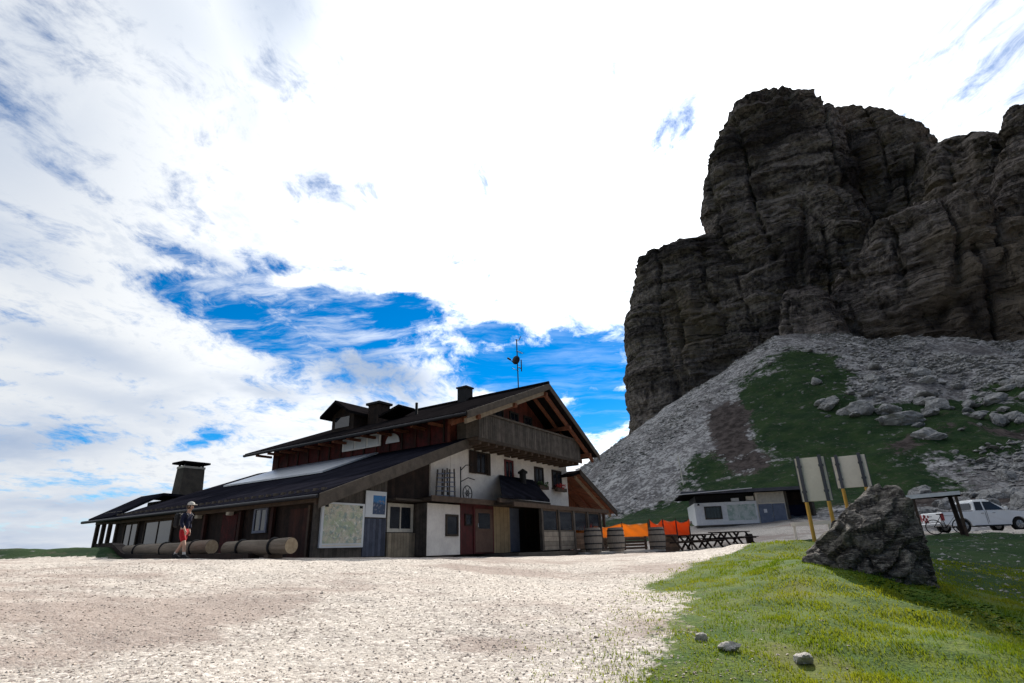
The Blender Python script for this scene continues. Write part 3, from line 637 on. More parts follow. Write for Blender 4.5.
# ------------------------------------------------------------------ THE LODGE (local frame: x along the gable front, -y towards the yard, z up from its floor)
Z0 = 1.5; TH = math.radians(57.3); HC = Vector((-6.15, 17.98, Z0))
def hw(t, s, z=0):
    return (HC.x+t*math.cos(TH)-s*math.sin(TH), HC.y+t*math.sin(TH)+s*math.cos(TH), Z0+z)
lodge = thing('mountain_lodge', 'large white and dark timber mountain lodge with long sloping roof and balcony', 'lodge', HC, TH)
def L(name, a, b, mat, bev=0, parent=None): return bx(name, a, b, M[mat], parent or lodge, bev)
z = lambda v: v-Z0
K = .365
rz_ = lambda t: z(3.58+K*t)          # top of the lean-to roof
# body walls
wall = MB().box((6.4, .02, 0), (16.6, 12, z(5.95))).build('wall', M['plaster'], lodge)
sidew = MB(); sidew.prism([(0.02, 0), (6.38, 0), (6.38, rz_(6.38)-.22), (.02, rz_(.02)-.22)], lambda p: (p[0], .2, p[1]), lambda p: (p[0], 13.0, p[1])).build('wing_wall', M['dark_boards'], lodge)
MB().prism([(0, 0), (2.85, 0), (2.85, rz_(2.85)-.24), (0, rz_(0)-.24)], lambda p: (p[0], 0, p[1]), lambda p: (p[0], .18, p[1])).build('end_wall', M['grey_boards'], lodge)
L('blue_panel', (1.82, -.03, .05), (2.84, -.002, z(2.75)), 'blue_boards')
# dark recess above the kitchen window, beam and bracket
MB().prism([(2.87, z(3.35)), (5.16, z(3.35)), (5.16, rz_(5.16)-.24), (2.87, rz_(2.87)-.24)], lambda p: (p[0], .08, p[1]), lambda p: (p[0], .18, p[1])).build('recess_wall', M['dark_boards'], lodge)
MB().prism([(5.18, z(3.66)), (6.38, z(3.66)), (6.38, rz_(6.38)-.24), (5.18, rz_(5.18)-.24)], lambda p: (p[0], .022, p[1]), lambda p: (p[0], .18, p[1])).build('upper_wall', M['plaster'], lodge)
# attic
att = MB(); prof = [(6.3, z(5.9)), (16.6, z(5.97)), (16.6, z(6.45)), (12, z(9.1)), (6.3, z(6.95))]
att.prism(prof, lambda p: (p[0], 0.0, p[1]), lambda p: (p[0], .12, p[1])).build('gable_wall', M['gable_boards'], lodge)
L('attic_wall', (6.3, .12, z(5.9)), (6.42, 12, z(6.98)), 'red_boards')
L('attic_wall', (16.4, .12, z(5.97)), (16.58, 12, z(6.5)), 'dark_boards')
for k in range(15): L('wall_batten', (6.25, .25+k*.8, z(5.92)), (6.298, .33+k*.8, z(6.95)), 'rust_boards' if k % 3 else 'dark_boards')
# roofs
def plane_roof(name, pts, mat, th=.16):     # pts ccw seen from above
    return MB().hexa([(a, b, c-th) for a, b, c in pts], pts).build(name, M[mat], lodge)
N0, N1 = -1.7, 13.0
plane_roof('roof', [(5.3, N0, z(6.78)), (12, N0, z(9.38)), (12, N1, z(9.38)), (5.3, N1, z(6.78))], 'slate')
plane_roof('roof', [(12.001, N0, z(9.38)), (17.3, N0, z(6.44)), (17.3, N1, z(6.44)), (12.001, N1, z(9.38))], 'slate')
MB().tube([(12, N0-.02, z(9.42)), (12, N1, z(9.42))], .09, 8).build('ridge_cap', M['slate'], lodge)
# roof verge boards (gable end)
def verge(p, q, y, h=.26, mat='fascia', nm='verge_board', th=.05):
    return MB().hexa([(p[0], y, p[1]-h), (q[0], y, q[1]-h), (q[0], y+th, q[1]-h), (p[0], y+th, p[1]-h)], [(p[0], y, p[1]), (q[0], y, q[1]), (q[0], y+th, q[1]), (p[0], y+th, p[1])]).build(nm, M[mat], lodge)
verge((5.28, z(6.76)), (12, z(9.37)), N0-.052, .30, 'fascia'); verge((12.01, z(9.37)), (17.32, z(6.42)), N0-.052, .28, 'fascia')
verge((5.6, z(6.58)), (12, z(9.06)), N0+.25, .22, 'pale_beam', 'rafter', .12); verge((12.01, z(9.04)), (17.1, z(6.22)), N0+.25, .22, 'rafter', 'rafter', .12)
verge((5.6, z(6.58)), (12, z(9.06)), N0+.95, .2, 'rafter', 'rafter', .1); verge((12.01, z(9.04)), (17.1, z(6.22)), N0+.95, .2, 'rafter', 'rafter', .1)
for t_, zz in ((6.3, 6.95), (9.1, 7.95), (12, 9.06), (14.3, 7.72), (16.5, 6.55)):
    L('purlin', (t_-.09, N0+.12, z(zz-.30)), (t_+.09, -.002, z(zz-.12)), 'rafter')
# exposed rafter ends and gutter along the left attic eave
MB().tube([(5.26, N0, z(6.66)), (5.26, N1, z(6.66))], .07, 8).build('gutter', M['dark_metal'], lodge)
for k in range(13): L('rafter_end', (5.4, .3+k*.98, z(6.55)), (6.28, .42+k*.98, z(6.66)), 'rafter')
# lean-to roof over the long wing
plane_roof('wing_roof', [(-.5, -.6, rz_(-.5)), (6.3, -.6, rz_(6.3)), (6.3, 13.2, rz_(6.3)), (-.5, 13.2, rz_(-.5))], 'roof_metal', .14)
verge((-.52, rz_(-.52)-.02), (7.0, rz_(7.0)-.02), -.655, .42, 'fascia'); verge((-.4, rz_(-.4)-.16), (6.3, rz_(6.3)-.16), -.35, .2, 'beam', 'rafter', .1)
plane_roof('wing_roof_corner', [(6.31, -.6, rz_(6.31)), (7.0, -.6, rz_(7.0)), (7.0, -.02, rz_(7.0)), (6.31, -.02, rz_(6.31))], 'roof_metal', .14)
MB().tube([(-.56, -.6, rz_(-.5)-.1), (-.56, 15.2, z(3.34))], .06, 8).build('gutter', M['dark_metal'], lodge)
for k in range(34): L('snow_hook', (-.2, -.4+k*.4, rz_(-.2)+.005), (-.08, -.28+k*.4, rz_(-.2)+.09), 'fascia')
# solar panels: a row leaning on the wing roof
for k in range(7):
    s0 = 3.9+k*1.02; t0 = 3.1+k*.02; t1 = 6.15
    p = MB().hexa([(t0, s0, rz_(t0)+.03), (t1, s0+.1, rz_(t1)+.03), (t1, s0+1.08, rz_(t1)+.03), (t0, s0+.98, rz_(t0)+.03)], [(t0, s0, rz_(t0)+.10), (t1, s0+.1, rz_(t1)+.10), (t1, s0+1.08, rz_(t1)+.10), (t0, s0+.98, rz_(t0)+.10)]).build('solar_panel', M['panel'], lodge)
# far end of the wing: low roof over the glazed veranda
plane_roof('veranda_roof', [(-.3, 13.21, z(3.50)), (1.7, 13.21, z(4.60)), (1.7, 15.3, z(4.60)), (-.3, 15.3, z(3.50))], 'roof_metal', .12)
plane_roof('veranda_roof', [(1.701, 13.21, z(4.60)), (6.0, 13.21, z(4.45)), (6.0, 15.3, z(4.45)), (1.701, 15.3, z(4.60))], 'roof_metal', .12)
L('veranda_wall', (1.9, 13.2, 0), (6, 15.0, z(4.3)), 'dark_boards')
L('veranda_parapet', (0, 13.05, 0.2), (.1, 15.1, z(2.45)), 'dark_boards'); L('veranda_parapet', (.1, 15.0, 0.2), (1.9, 15.1, z(2.45)), 'dark_boards')
L('veranda_beam', (-.05, 13.02, z(3.25)), (.12, 15.15, z(3.45)), 'beam')
for s_ in (13.1, 13.8, 14.4, 15.0): L('post', (-.04, s_, .0), (.1, s_+.12, z(3.3)), 'beam')
L('fascia_panel', (.14, 13.3, z(3.52)), (.18, 15.0, z(3.75)), 'cream_paint')
# windows --------------------------------------------------------------
def window(t0, t1, z0, z1, y=0., fr='dark_boards', fw=.09, mull=1, cross=0, name='window', parent=None):
    f = MB(); yy0, yy1 = y-.05, y+.004
    f.box((t0, yy0, z0), (t0+fw, yy1, z1)).box((t1-fw, yy0, z0), (t1, yy1, z1)).box((t0+fw, yy0, z0), (t1-fw, yy1, z0+fw)).box((t0+fw, yy0, z1-fw), (t1-fw, yy1, z1))
    for k in range(mull):
        x = t0+(t1-t0)*(k+1)/(mull+1); f.box((x-.025, yy0+.01, z0+fw), (x+.025, yy1, z1-fw))
    for k in range(cross):
        x = z0+(z1-z0)*(k+1)/(cross+1); f.box((t0+fw, yy0+.013, x-.02), (t1-fw, yy1-.001, x+.02))
    w = f.build(name, M[fr], parent or lodge)
    bx('pane', (t0+fw*.5, y-.02, z0+fw*.5), (t1-fw*.5, y-.008, z1-fw*.5), M['glass'], w); return w
def swindow(s0, s1, z0, z1, x=0., fr='beam', fw=.08, mull=1, name='window'):
    f = MB(); a, b = x-.05, x+.004
    f.box((a, s0, z0), (b, s0+fw, z1)).box((a, s1-fw, z0), (b, s1, z1)).box((a, s0+fw, z0), (b, s1-fw, z0+fw)).box((a, s0+fw, z1-fw), (b, s1-fw, z1))
    for k in range(mull):
        q = s0+(s1-s0)*(k+1)/(mull+1); f.box((a+.01, q-.025, z0+fw), (b, q+.025, z1-fw))
    w = f.build(name, M[fr], lodge); bx('pane', (x-.02, s0+fw*.5, z0+fw*.5), (x-.008, s1-fw*.5, z1-fw*.5), M['glass'], w); return w
w1 = window(8.1, 8.85, z(4.77), z(5.72), .02, 'dark_boards', .07)
bx('shutter', (7.62, -.06, z(4.75)), (8.06, -.02, z(5.72)), M['dark_boards'], w1); bx('shutter', (8.88, -.06, z(4.75)), (9.15, -.02, z(5.72)), M['dark_boards'], w1)
window(10.35, 11.1, z(4.0), z(5.62), .02, 'shutter_red', .09, 1, 1, 'balcony_door')
for a, b in ((13.05, 13.95), (14.85, 15.9)):
    w = window(a, b, z(4.62), z(5.55), .02, 'dark_boards', .08); bx('sill', (a-.08, -.12, z(4.54)), (b+.08, .0, z(4.6)), M['beam'], w)
    fb = bx('flower_box', (a, -.30, z(4.42)), (b, -.13, z(4.6)), M['beam'], w)
fl_spots = [(13.5, 4.66), (15.35, 4.66)]
for a, zc in fl_spots:
    V_, F_ = [], []
    for k in range(90):
        px_, py_, pz_ = a+random.uniform(-.48, .48), -.22+random.uniform(-.12, .1), z(zc)+random.uniform(-.12, .14); s_ = random.uniform(.03, .06); an = random.uniform(0, 6.28); j = len(V_)
        c_, d_ = math.cos(an)*s_, math.sin(an)*s_; V_ += [(px_-c_, py_, pz_-d_), (px_+d_, py_-.02, pz_-c_), (px_+c_, py_, pz_+d_), (px_-d_, py_+.02, pz_+c_)]; F_.append((j, j+1, j+2, j+3))
    p = link('window_flowers', np_mesh('window_flowers', V_, F_, M['plant'] if a < 14 else M['geranium'])); p.parent = lodge
for a, b in ((9.55, 10.35), (10.9, 11.7), (12.2, 13.0)): window(a, b, z(7.05), z(8.05), 0, 'fascia_dark', .09, 1, 0, 'attic_window')
L('vent_slot', (10.55, -.0, z(5.74)), (10.85, .018, z(5.82)), 'black')
# balcony
bal = L('balcony', (6.7, -1.2, z(5.90)), (15.9, -.003, z(6.02)), 'beam')
for k in range(16): bx('joist', (6.8+k*.59, -1.18, z(5.74)), (6.92+k*.59, -.004, z(5.898)), M['beam'], bal)
rl = MB()
k = 0; t = 6.7
while t < 15.85: rl.box((t, -1.24, z(6.0)), (t+.145, -1.205, z(7.0)+.015*(k % 2))); t += .165; k += 1
rl.build('railing_boards', M['grey_boards'], bal)
bx('railing_boards', (6.66, -1.2, z(6.03)), (6.695, -.1, z(7.0)), M['grey_boards'], bal)
bx('railing_boards', (15.905, -1.2, z(6.03)), (15.94, -.1, z(7.0)), M['grey_boards'], bal)
bx('handrail', (6.62, -1.3, z(7.02)), (15.98, -1.16, z(7.1)), M['fascia'], bal)
bx('fascia', (6.64, -1.245, z(5.86)), (15.96, -1.202, z(6.0)), M['fascia_dark'], bal)
# attic side glazing: long white framed window and round headed window
aw = MB().box((6.2, 3.95, z(6.22)), (6.24, 6.5, z(6.80))).build('attic_window', M['white_paint'], lodge)
for k in range(3): bx('pane', (6.17, 4.05+k*.82, z(6.28)), (6.198, 4.75+k*.82, z(6.74)), M['panel'], aw)
MB().prism([(2.75+.45+.42*math.cos(a), z(6.25)+.42*max(0, math.sin(a))) for a in np.linspace(0, PI, 12)], lambda p: (6.2, p[0], p[1]), lambda p: (6.24, p[0], p[1])).build('arched_window', M['panel'], lodge)
# dormer
dm = MB().box((8.0, 7.9, z(7.6)), (10.6, 9.6, z(8.72))).build('dormer', M['dark_boards'], lodge)
bx('pane', (7.96, 8.2, z(8.0)), (7.998, 9.3, z(8.55)), M['glass'], dm)
MB().hexa([(7.4, 7.6, z(8.52)), (7.4, 8.75, z(9.22)), (11.4, 8.75, z(9.22)), (11.4, 7.6, z(8.52))], [(7.4, 7.6, z(8.66)), (7.4, 8.75, z(9.38)), (11.4, 8.75, z(9.38)), (11.4, 7.6, z(8.66))]).build('dormer_roof', M['slate'], dm)
MB().hexa([(7.4, 8.751, z(9.22)), (7.4, 9.9, z(8.52)), (11.4, 9.9, z(8.52)), (11.4, 8.751, z(9.22))], [(7.4, 8.751, z(9.38)), (7.4, 9.9, z(8.66)), (11.4, 9.9, z(8.66)), (11.4, 8.751, z(9.38))]).build('dormer_roof', M['slate'], dm)
MB().prism([(7.9, z(8.7)), (9.6, z(8.7)), (8.75, z(9.2))], lambda p: (8.0, p[0], p[1]), lambda p: (8.1, p[0], p[1])).build('dormer_gable', M['dark_boards'], dm)
# chimneys on the roof
ch = L('chimney', (8.6, 6.7, z(7.6)), (9.4, 7.5, z(9.1)), 'dark_boards'); bx('chimney_cap', (8.5, 6.6, z(9.1)), (9.5, 7.6, z(9.22)), M['black'], ch)
ch = L('chimney', (11.7, 3.3, z(9.0)), (12.3, 3.9, z(10.05)), 'black'); bx('chimney_cap', (11.64, 3.24, z(10.05)), (12.36, 3.96, z(10.13)), M['dark_metal'], ch)
MB().tube([(9, 4.4, z(8.1)), (9, 4.4, z(8.82))], .07, 8).build('vent_pipe', M['black'], lodge)
MB().prism([(4.9, z(8.55)), (6.3, z(8.2)), (6.3, z(8.3)), (4.9, z(8.68))], lambda p: (8.2, p[0], p[1]), lambda p: (9.4, p[0], p[1])).build('roof_hatch', M['slate'], lodge)
# big far chimney with its cover
bc = MB().hexa([(2.45, 13.35, z(4.2)), (3.6, 13.35, z(4.2)), (3.6, 14.1, z(4.2)), (2.45, 14.1, z(4.2))], [(2.52, 13.4, z(5.85)), (3.53, 13.4, z(5.85)), (3.53, 14.05, z(5.85)), (2.52, 14.05, z(5.85))]).build('chimney', M['chimney'], lodge)
bx('chimney_flashing', (2.5, 13.38, z(5.85)), (3.55, 14.07, z(5.95)), M['cream_paint'], bc)
for a, b in ((2.55, 13.45), (3.42, 13.45), (2.55, 13.95), (3.42, 13.95)): bx('cover_post', (a, b, z(5.95)), (a+.08, b+.08, z(6.06)), M['dark_metal'], bc)
bx('chimney_cover', (2.32, 13.2, z(6.06)), (3.7, 14.25, z(6.16)), M['slate'], bc, .03)
# ground floor of the front
wn = window(2.93, 4.24, z(2.32), z(3.3), .05, 'cream_paint', .12, 1)
MB().box((2.86, .06, 0), (4.3, .18, z(3.36))).build('kitchen_wall', M['dark_boards'], lodge)
L('window_hood', (2.8, -.5, z(3.36)), (4.5, .07, z(3.43)), 'fascia_dark')
L('kitchen_parapet', (2.87, -.08, 0), (4.28, .05, z(2.29)), 'pale_boards')
blk = L('annexe_block', (4.3, -.6, 0), (6.24, .01, z(3.32)), 'plaster')
bx('side_sheet', (4.27, -.62, 0), (4.297, 0, z(3.32)), M['grey_boards'], blk)  # thin grey boarded sheet over the block's left face
bw_ = window(5.35, 6.1, z(2.16), z(2.95), -.6, 'fascia_dark', .07, 0, 0, 'window', blk)
por = L('porch', (6.26, -.62, 0), (8.5, .01, z(3.55)), 'red_paint')
for nm, a, b, c, d, mt in (('door', 7.15, 8.35, .05, z(3.22), 'door_brown'),):
    dr = bx(nm, (a, -.67, c), (b, -.622, d), M[mt], por); bx('pane', (a+.2, -.68, z(2.45)), (b-.2, -.671, z(3.05)), M['glass'], dr); bx('door_frame', (a-.1, -.66, 0), (a-.002, -.621, d+.1), M['red_paint'], dr)
    MB().tube([(a+.12, -.72, z(2.5)), (a+.12, -.72, z(2.65))], .015, 6).build('handle', M['chrome'], dr)
window(6.5, 6.95, z(2.55), z(3.0), -.62, 'dark_boards', .05, 0, 0, 'window', por)
L('awning_roof', (4.15, -.95, z(3.40)), (8.75, 0, z(3.50)), 'fascia_dark')
L('awning_fascia', (4.1, -1.0, z(3.35)), (8.8, -.952, z(3.56)), 'beam')
L('tan_panel', (8.52, -.6, 0), (9.75, .0, z(3.55)), 'tan_boards')
dr = L('service_door', (9.8, -.45, .02), (10.75, -.3, z(3.55)), 'greyblue')
L('opening_shade', (10.8, -.35, 0), (11.4, .0, z(3.5)), 'black')  # solid black block standing in for the shade inside an opening
# dark hood roof over the bar entrance
hd = MB().hexa([(7.8, -1.55, z(3.62)), (11.75, -1.55, z(3.62)), (12.9, -.0, z(4.74)), (9.9, -.0, z(4.74))], [(7.8, -1.55, z(3.74)), (11.75, -1.55, z(3.74)), (12.9, -.0, z(4.86)), (9.9, -.0, z(4.86))]).build('hood_roof', M['roof_metal'], lodge)
L('hood_beam', (7.7, -1.5, z(3.44)), (11.9, -1.38, z(3.6)), 'beam')
MB().lathe([(.16, 0), (.16, .5), (.24, .5), (.24, .58), (.02, .72)], (11.3, -.4, z(4.5)), 10).build('flue', M['black'], lodge)
# glazed bar under a flat pergola
L('pergola_roof', (8.0, -1.9, z(3.36)), (16.9, -.2, z(3.43)), 'fascia_dark')
L('pergola_beam', (8.0, -2.0, z(3.26)), (17.3, -1.92, z(3.44)), 'beam')
for t_ in (10.2, 11.7, 13.2, 14.7, 16.2): L('post', (t_, -1.98, 0), (t_+.14, -1.84, z(3.26)), 'grey_boards')
for t_, m_ in ((10.36, 'grey_slats'), (11.86, 'grey_slats'), (13.36, 'brown_slats'), (14.86, 'grey_slats')):
    L('parapet', (t_, -1.95, .04), (t_+1.32, -1.86, z(2.36 if m_ == 'grey_slats' else 2.26)), m_)
    gl = MB().box((t_, -1.92, z(2.38)), (t_+.05, -1.88, z(3.26))).box((t_+1.27, -1.92, z(2.38)), (t_+1.32, -1.88, z(3.26))).box((t_+.05, -1.92, z(3.18)), (t_+1.27, -1.88, z(3.26))).build('window', M['beam'], lodge)
    bx('pane', (t_+.05, -1.905, z(2.38)), (t_+1.27, -1.895, z(3.18)), M['glass'], gl)
L('terrace_floor', (7.9, -2.2, -.5), (17.2, -.01, -.02), 'chimney')
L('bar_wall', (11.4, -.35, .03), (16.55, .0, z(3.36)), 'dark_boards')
# long side: doors, windows, boards, odds and ends on the dark wall
d1 = bx('side_door', (-.04, .45, .05), (.015, 1.35, z(3.05)), M['rust_boards'], lodge); bx('door_frame', (-.06, .36, .03), (.012, .448, z(3.12)), M['beam'], d1)
swindow(2.55, 3.3, z(2.4), z(3.22), 0., 'greyblue', .08)
bx('side_door', (-.04, 4.25, .05), (.015, 5.15, z(3.1)), M['red_boards'], lodge)
swindow(8.5, 10.7, z(2.2), z(3.2), 0., 'beam', .09, 1)
swindow(11.2, 12.4, z(2.2), z(3.2), 0., 'beam', .09, 1)
for s_ in (4.5, 6.5): bx('wall_lamp', (-.22, s_, z(3.06)), (-.02, s_+.2, z(3.3)), M['cream_paint'], lodge, .02)
bx('post', (-.12, -.02, 0), (-.005, .12, z(3.3)), M['grey_boards'], lodge)
for s_ in (2.1, 3.9, 6.1, 7.6): bx('post', (-.14, s_, 0), (-.02, s_+.14, rz_(0)-.2), M['rust_boards'], lodge)
bx('purlin', (-.3, -.3, rz_(-.3)-.30), (-.16, 13.0, rz_(-.3)-.16), M['beam'], lodge)
bx('plinth', (-.35, -.1, -.5), (1.2, 15.6, .0), M['chimney'], lodge)
bx('plinth', (1.21, -.1, -.5), (16.6, .0, -.0), M['chimney'], lodge)
# east annexe gable behind the front's right end
ax = thing('timber_annexe', 'small gabled timber annexe with underside coloured as if lit orange at the lodge right end', 'annexe', hw(17, 1.2, -.2), TH)
def A(name, a, b, mat, p=None): return bx(name, a, b, M[mat], p or ax)
A('wall', (-.3, 0, 0), (3.6, 5, 2.5), 'plaster'); 
MB().prism([(0, 2.52), (3.4, 2.52), (.3, 4.0), (0, 4.0)], lambda p: (p[0], 0, p[1]), lambda p: (p[0], .15, p[1])).build('gable', M['orange_lit_wood'], ax)
def slope_slab(name, x0, x1, y0, y1, d0, d1, mat):
    zf = lambda x: 4.2-(x+.1)*.445
    return MB().hexa([(x0, y0, zf(x0)+d0), (x1, y0, zf(x1)+d0), (x1, y1, zf(x1)+d0), (x0, y1, zf(x0)+d0)], [(x0, y0, zf(x0)+d1), (x1, y0, zf(x1)+d1), (x1, y1, zf(x1)+d1), (x0, y1, zf(x0)+d1)]).build(name, M[mat], ax)
slope_slab('roof', -.2, 4.3, -1.9, 5, -.08, .08, 'slate'); slope_slab('soffit', -.15, 4.2, -1.85, -.05, -.14, -.085, 'orange_lit_wood'); slope_slab('verge_board', -.25, 4.35, -1.97, -1.91, -.22, .10, 'fascia_dark')
slope_slab('rafter', -.1, 4.25, -1.6, -1.48, -.30, -.142, 'pale_beam'); slope_slab('rafter', -.1, 4.25, -.8, -.68, -.30, -.142, 'rafter')
MB().hexa([(-1.2, -1.9, 3.9), (-.202, -1.9, 4.16), (-.202, 5, 4.16), (-1.2, 5, 3.9)], [(-1.2, -1.9, 4.03), (-.202, -1.9, 4.3), (-.202, 5, 4.3), (-1.2, 5, 4.03)]).build('roof', M['slate'], ax)
for q in (.6, 2.0, 3.4): A('post', (q, -1.5, 0), (q+.14, -1.36, 2.2), 'beam')
A('tie_beam', (-.2, -1.5, 2.2), (4.0, -1.34, 2.36), 'pale_beam')
w = A('window', (1.4, -.05, .9), (2.5, -.003, 1.9), 'beam'); A('pane', (1.5, -.06, 1.0), (2.4, -.052, 1.8), 'glass', w)
# ------------------------------------------------------------------ things on and around the lodge
def on_house(name, label, cat, t, s, zz, group=None): return thing(name, label, cat, hw(t, s, zz), TH, group)
# map board
mb_ = on_house('map_board', 'large white framed hiking map board on the grey boarded end wall', 'map board', .05, -.06, z(1.84))
def map_mat():
    m, T, b = newmat('printed_map'); tc = T.new('ShaderNodeTexCoord').outputs['Object']
    n = T.noise(tc, 2.2, 7, .7); n2 = T.noise(tc, 6, 5, .7); w = T.vor(tc, 3.5, 'DISTANCE_TO_EDGE')
    c = T.mix(T.ss(n, .4, .6), (.44, .50, .33), (.66, .60, .48)); c = T.mix(T.ss(n2, .5, .62), c, (.30, .38, .34))
    c = T.mix(T.m('MULTIPLY', T.ss(T.noise(tc, 11, 4), .58, .66), .8), c, (.80, .78, .70)); c = T.mix(T.m('MULTIPLY', T.ss(w, .02, .0), .7), c, (.30, .16, .12))
    T.put(b.inputs['Base Color'], c); b.inputs['Roughness'].default_value = .5; return m
bx('frame', (0, -.03, 0), (1.74, .04, 1.36), M['poster_white'], mb_)
bx('map_sheet', (.09, -.037, .13), (1.65, -.031, 1.30), map_mat(), mb_)
bx('legend_strip', (.09, -.037, .05), (1.65, -.031, .09), M['board_grey'], mb_)
for a in (.10, 1.5): bx('corner_logo', (a, -.043, 1.21), (a+.13, -.038, 1.29), M['black'], mb_)
ps = on_house('poster', 'white poster with a blue mountain picture right of the map board', 'poster', 1.83, -.06, z(2.79))
bx('sheet', (0, -.01, 0), (.95, .02, .86), M['poster_white'], ps)
def pic_mat():
    m, T, b = newmat('mountain_picture'); tc = T.new('ShaderNodeTexCoord').outputs['Object']; X = T.xyz(tc)
    hh = T.m('ADD', X[2], T.m('MULTIPLY', T.noise(tc, 4, 5), .35))
    c = T.mix(T.ss(hh, .62, .70), (.03, .06, .13), (.02, .17, .42)); c = T.mix(T.ss(T.noise(tc, 7, 4), .56, .62), c, (.20, .20, .26))
    T.put(b.inputs['Base Color'], c); b.inputs['Roughness'].default_value = .4; return m
bx('picture', (.33, -.016, .10), (.90, -.0105, .72), pic_mat(), ps)
# roof antenna mast
an = thing('antenna_mast', 'thin antenna mast with small dish on the roof ridge near the gable', 'antenna', hw(12, .1, z(9.42)), TH)
MB().tube([(0, 0, 0), (0, 0, 2.75)], .03, 8).build('mast', M['dark_metal'], an)
MB().lathe([(.02, 0), (.14, .02), (.22, .06), (.24, .07), (.02, .02)], (-.2, 0, 1.55), 16, 'x').build('dish', M['dark_metal'], an)
MB().tube([(-.28, 0, 1.3), (-.8, 0, 1.45)], .018).tube([(-.8, -.08, 1.38), (-.8, .08, 1.5)], .05).build('feed_arm', M['dark_metal'], an)
MB().tube([(0, 0, 1.2), (.38, 0, 1.2)], .025).tube([(.38, 0, 1.05), (.38, 0, 1.7)], .03).build('side_aerial', M['dark_metal'], an)
MB().tube([(-.55, 0, 1.0), (.1, 0, 1.0)], .015).build('bracket', M['dark_metal'], an)
yg = MB().tube([(0, 0, 2.1), (.55, 0, 2.1)], .015)
for k in range(5): yg.tube([(.1+k*.11, -.14, 2.1), (.1+k*.11, .14, 2.1)], .008)
yg.build('yagi_aerial', M['dark_metal'], an)
MB().tube([(-.1, 0, 2.7), (.25, 0, 2.78), (.42, 0, 3.05)], .02).build('top_aerial', M['dark_metal'], an)
# sledges and iron wheel ornament on the awning roof
for k, (t0, ln, hh, lb) in enumerate([(4.9, .5, 1.15, 'old wooden sledge leaning leftmost above the awning'), (5.25, .45, 1.2, 'old wooden sledge leaning second above the awning'), (5.6, .38, 1.25, 'old wooden sledge leaning next to the iron wheel')]):
    sl_ = on_house('old_sledge', lb, 'sledge', t0, -.5, z(3.50), 'old sledges on the awning roof'); m_ = MB()
    MB().bar((0, 0, 0), (ln, .35, hh), .06, .09).build('runner', M['fascia'], sl_); MB().bar((.32, -.1, 0), (ln+.32, .25, hh), .06, .09).build('runner', M['fascia'], sl_)
    for q in range(6):
        f_ = .12+q*.15; MB().bar((ln*f_-.03, .35*f_, hh*f_), (ln*f_+.35, .35*f_-.1, hh*f_), .09, .03).build('slat', M['greyblue'], sl_)
io = on_house('iron_wheel', 'black iron wheel ornament with scrolls against the white upper wall', 'ornament', 6.6, -.35, z(3.52))
MB().ring((.45, 0, .32), .30, .02).ring((.45, 0, .32), .1, .02).build('rim', M['black'], io)
MB().tube([(.0, 0, 0), (.0, 0, 1.35)], .025).tube([(.0, 0, .75), (.5, 0, .95), (.95, 0, .9)], .02).tube([(0, 0, 1.2), (.35, 0, 1.45), (.8, 0, 1.5)], .02).build('frame', M['black'], io)
for a in range(6): MB().tube([(.45, 0, .32), (.45+.3*math.cos(a*PI/3), 0, .32+.3*math.sin(a*PI/3))], .012, 5).build('spoke', M['black'], io)
# log benches in front of the long side
def log_bench(s0, s1, label, n=-1.75):
    c = hw(n, (s0+s1)/2); g = h1(c[0], c[1]); o = thing('log_bench', label, 'log', (c[0], c[1], g), TH+PI/2, 'long logs lying in front of the lodge')
    Ln = s1-s0; r = .205; pts = [(-Ln/2+Ln*k/8, .015*math.sin(k*2), .30+.01*math.cos(k)) for k in range(9)]
    MB().tube(pts, [r*(1+.03*math.sin(k*1.7)) for k in range(9)], 20).build('log', M['log'], o, smooth=True)
    for e in (-1, 1): MB().lathe([(.01, -.004), (r*.97, -.004), (r*.97, .004), (.01, .004)], (e*(Ln/2+.006), 0, .30), 20, 'x').build('cut_face', M['log_end'], o)
    nst = max(2, int(Ln/1.6))
    for k in range(nst):
        x = -Ln/2+Ln*(k+.5)/nst; MB().ring((x, 0, .30), r+.012, .035, (1, 0, 0), 20).build('strap', M['black'], o)
        bx('rest', (x-.1, -.22, -.15), (x+.1, .22, .10), M['beam'], o)
log_bench(2.6, 7.9, 'longer pale log on rests, behind the person in red shorts')
log_bench(-1.2, 1.75, 'shorter pale log on rests, left of the map board')
# stone kerb along the yard
kb = MB()
ks = np.linspace(.2, 17, 60)
for i in range(59):
    a, b = hw(-1.9, ks[i]), hw(-1.9, ks[i+1]); ga, gb = h1(a[0], a[1]), h1(b[0], b[1])
    kb.bar((a[0], a[1], ga+.0), (b[0], b[1], gb+.0), .35, .30)
o = kb.build('kerb', M['dark_boards']); tag(o, 'long dark timber kerb between the gravel yard and the lodge side', 'kerb')
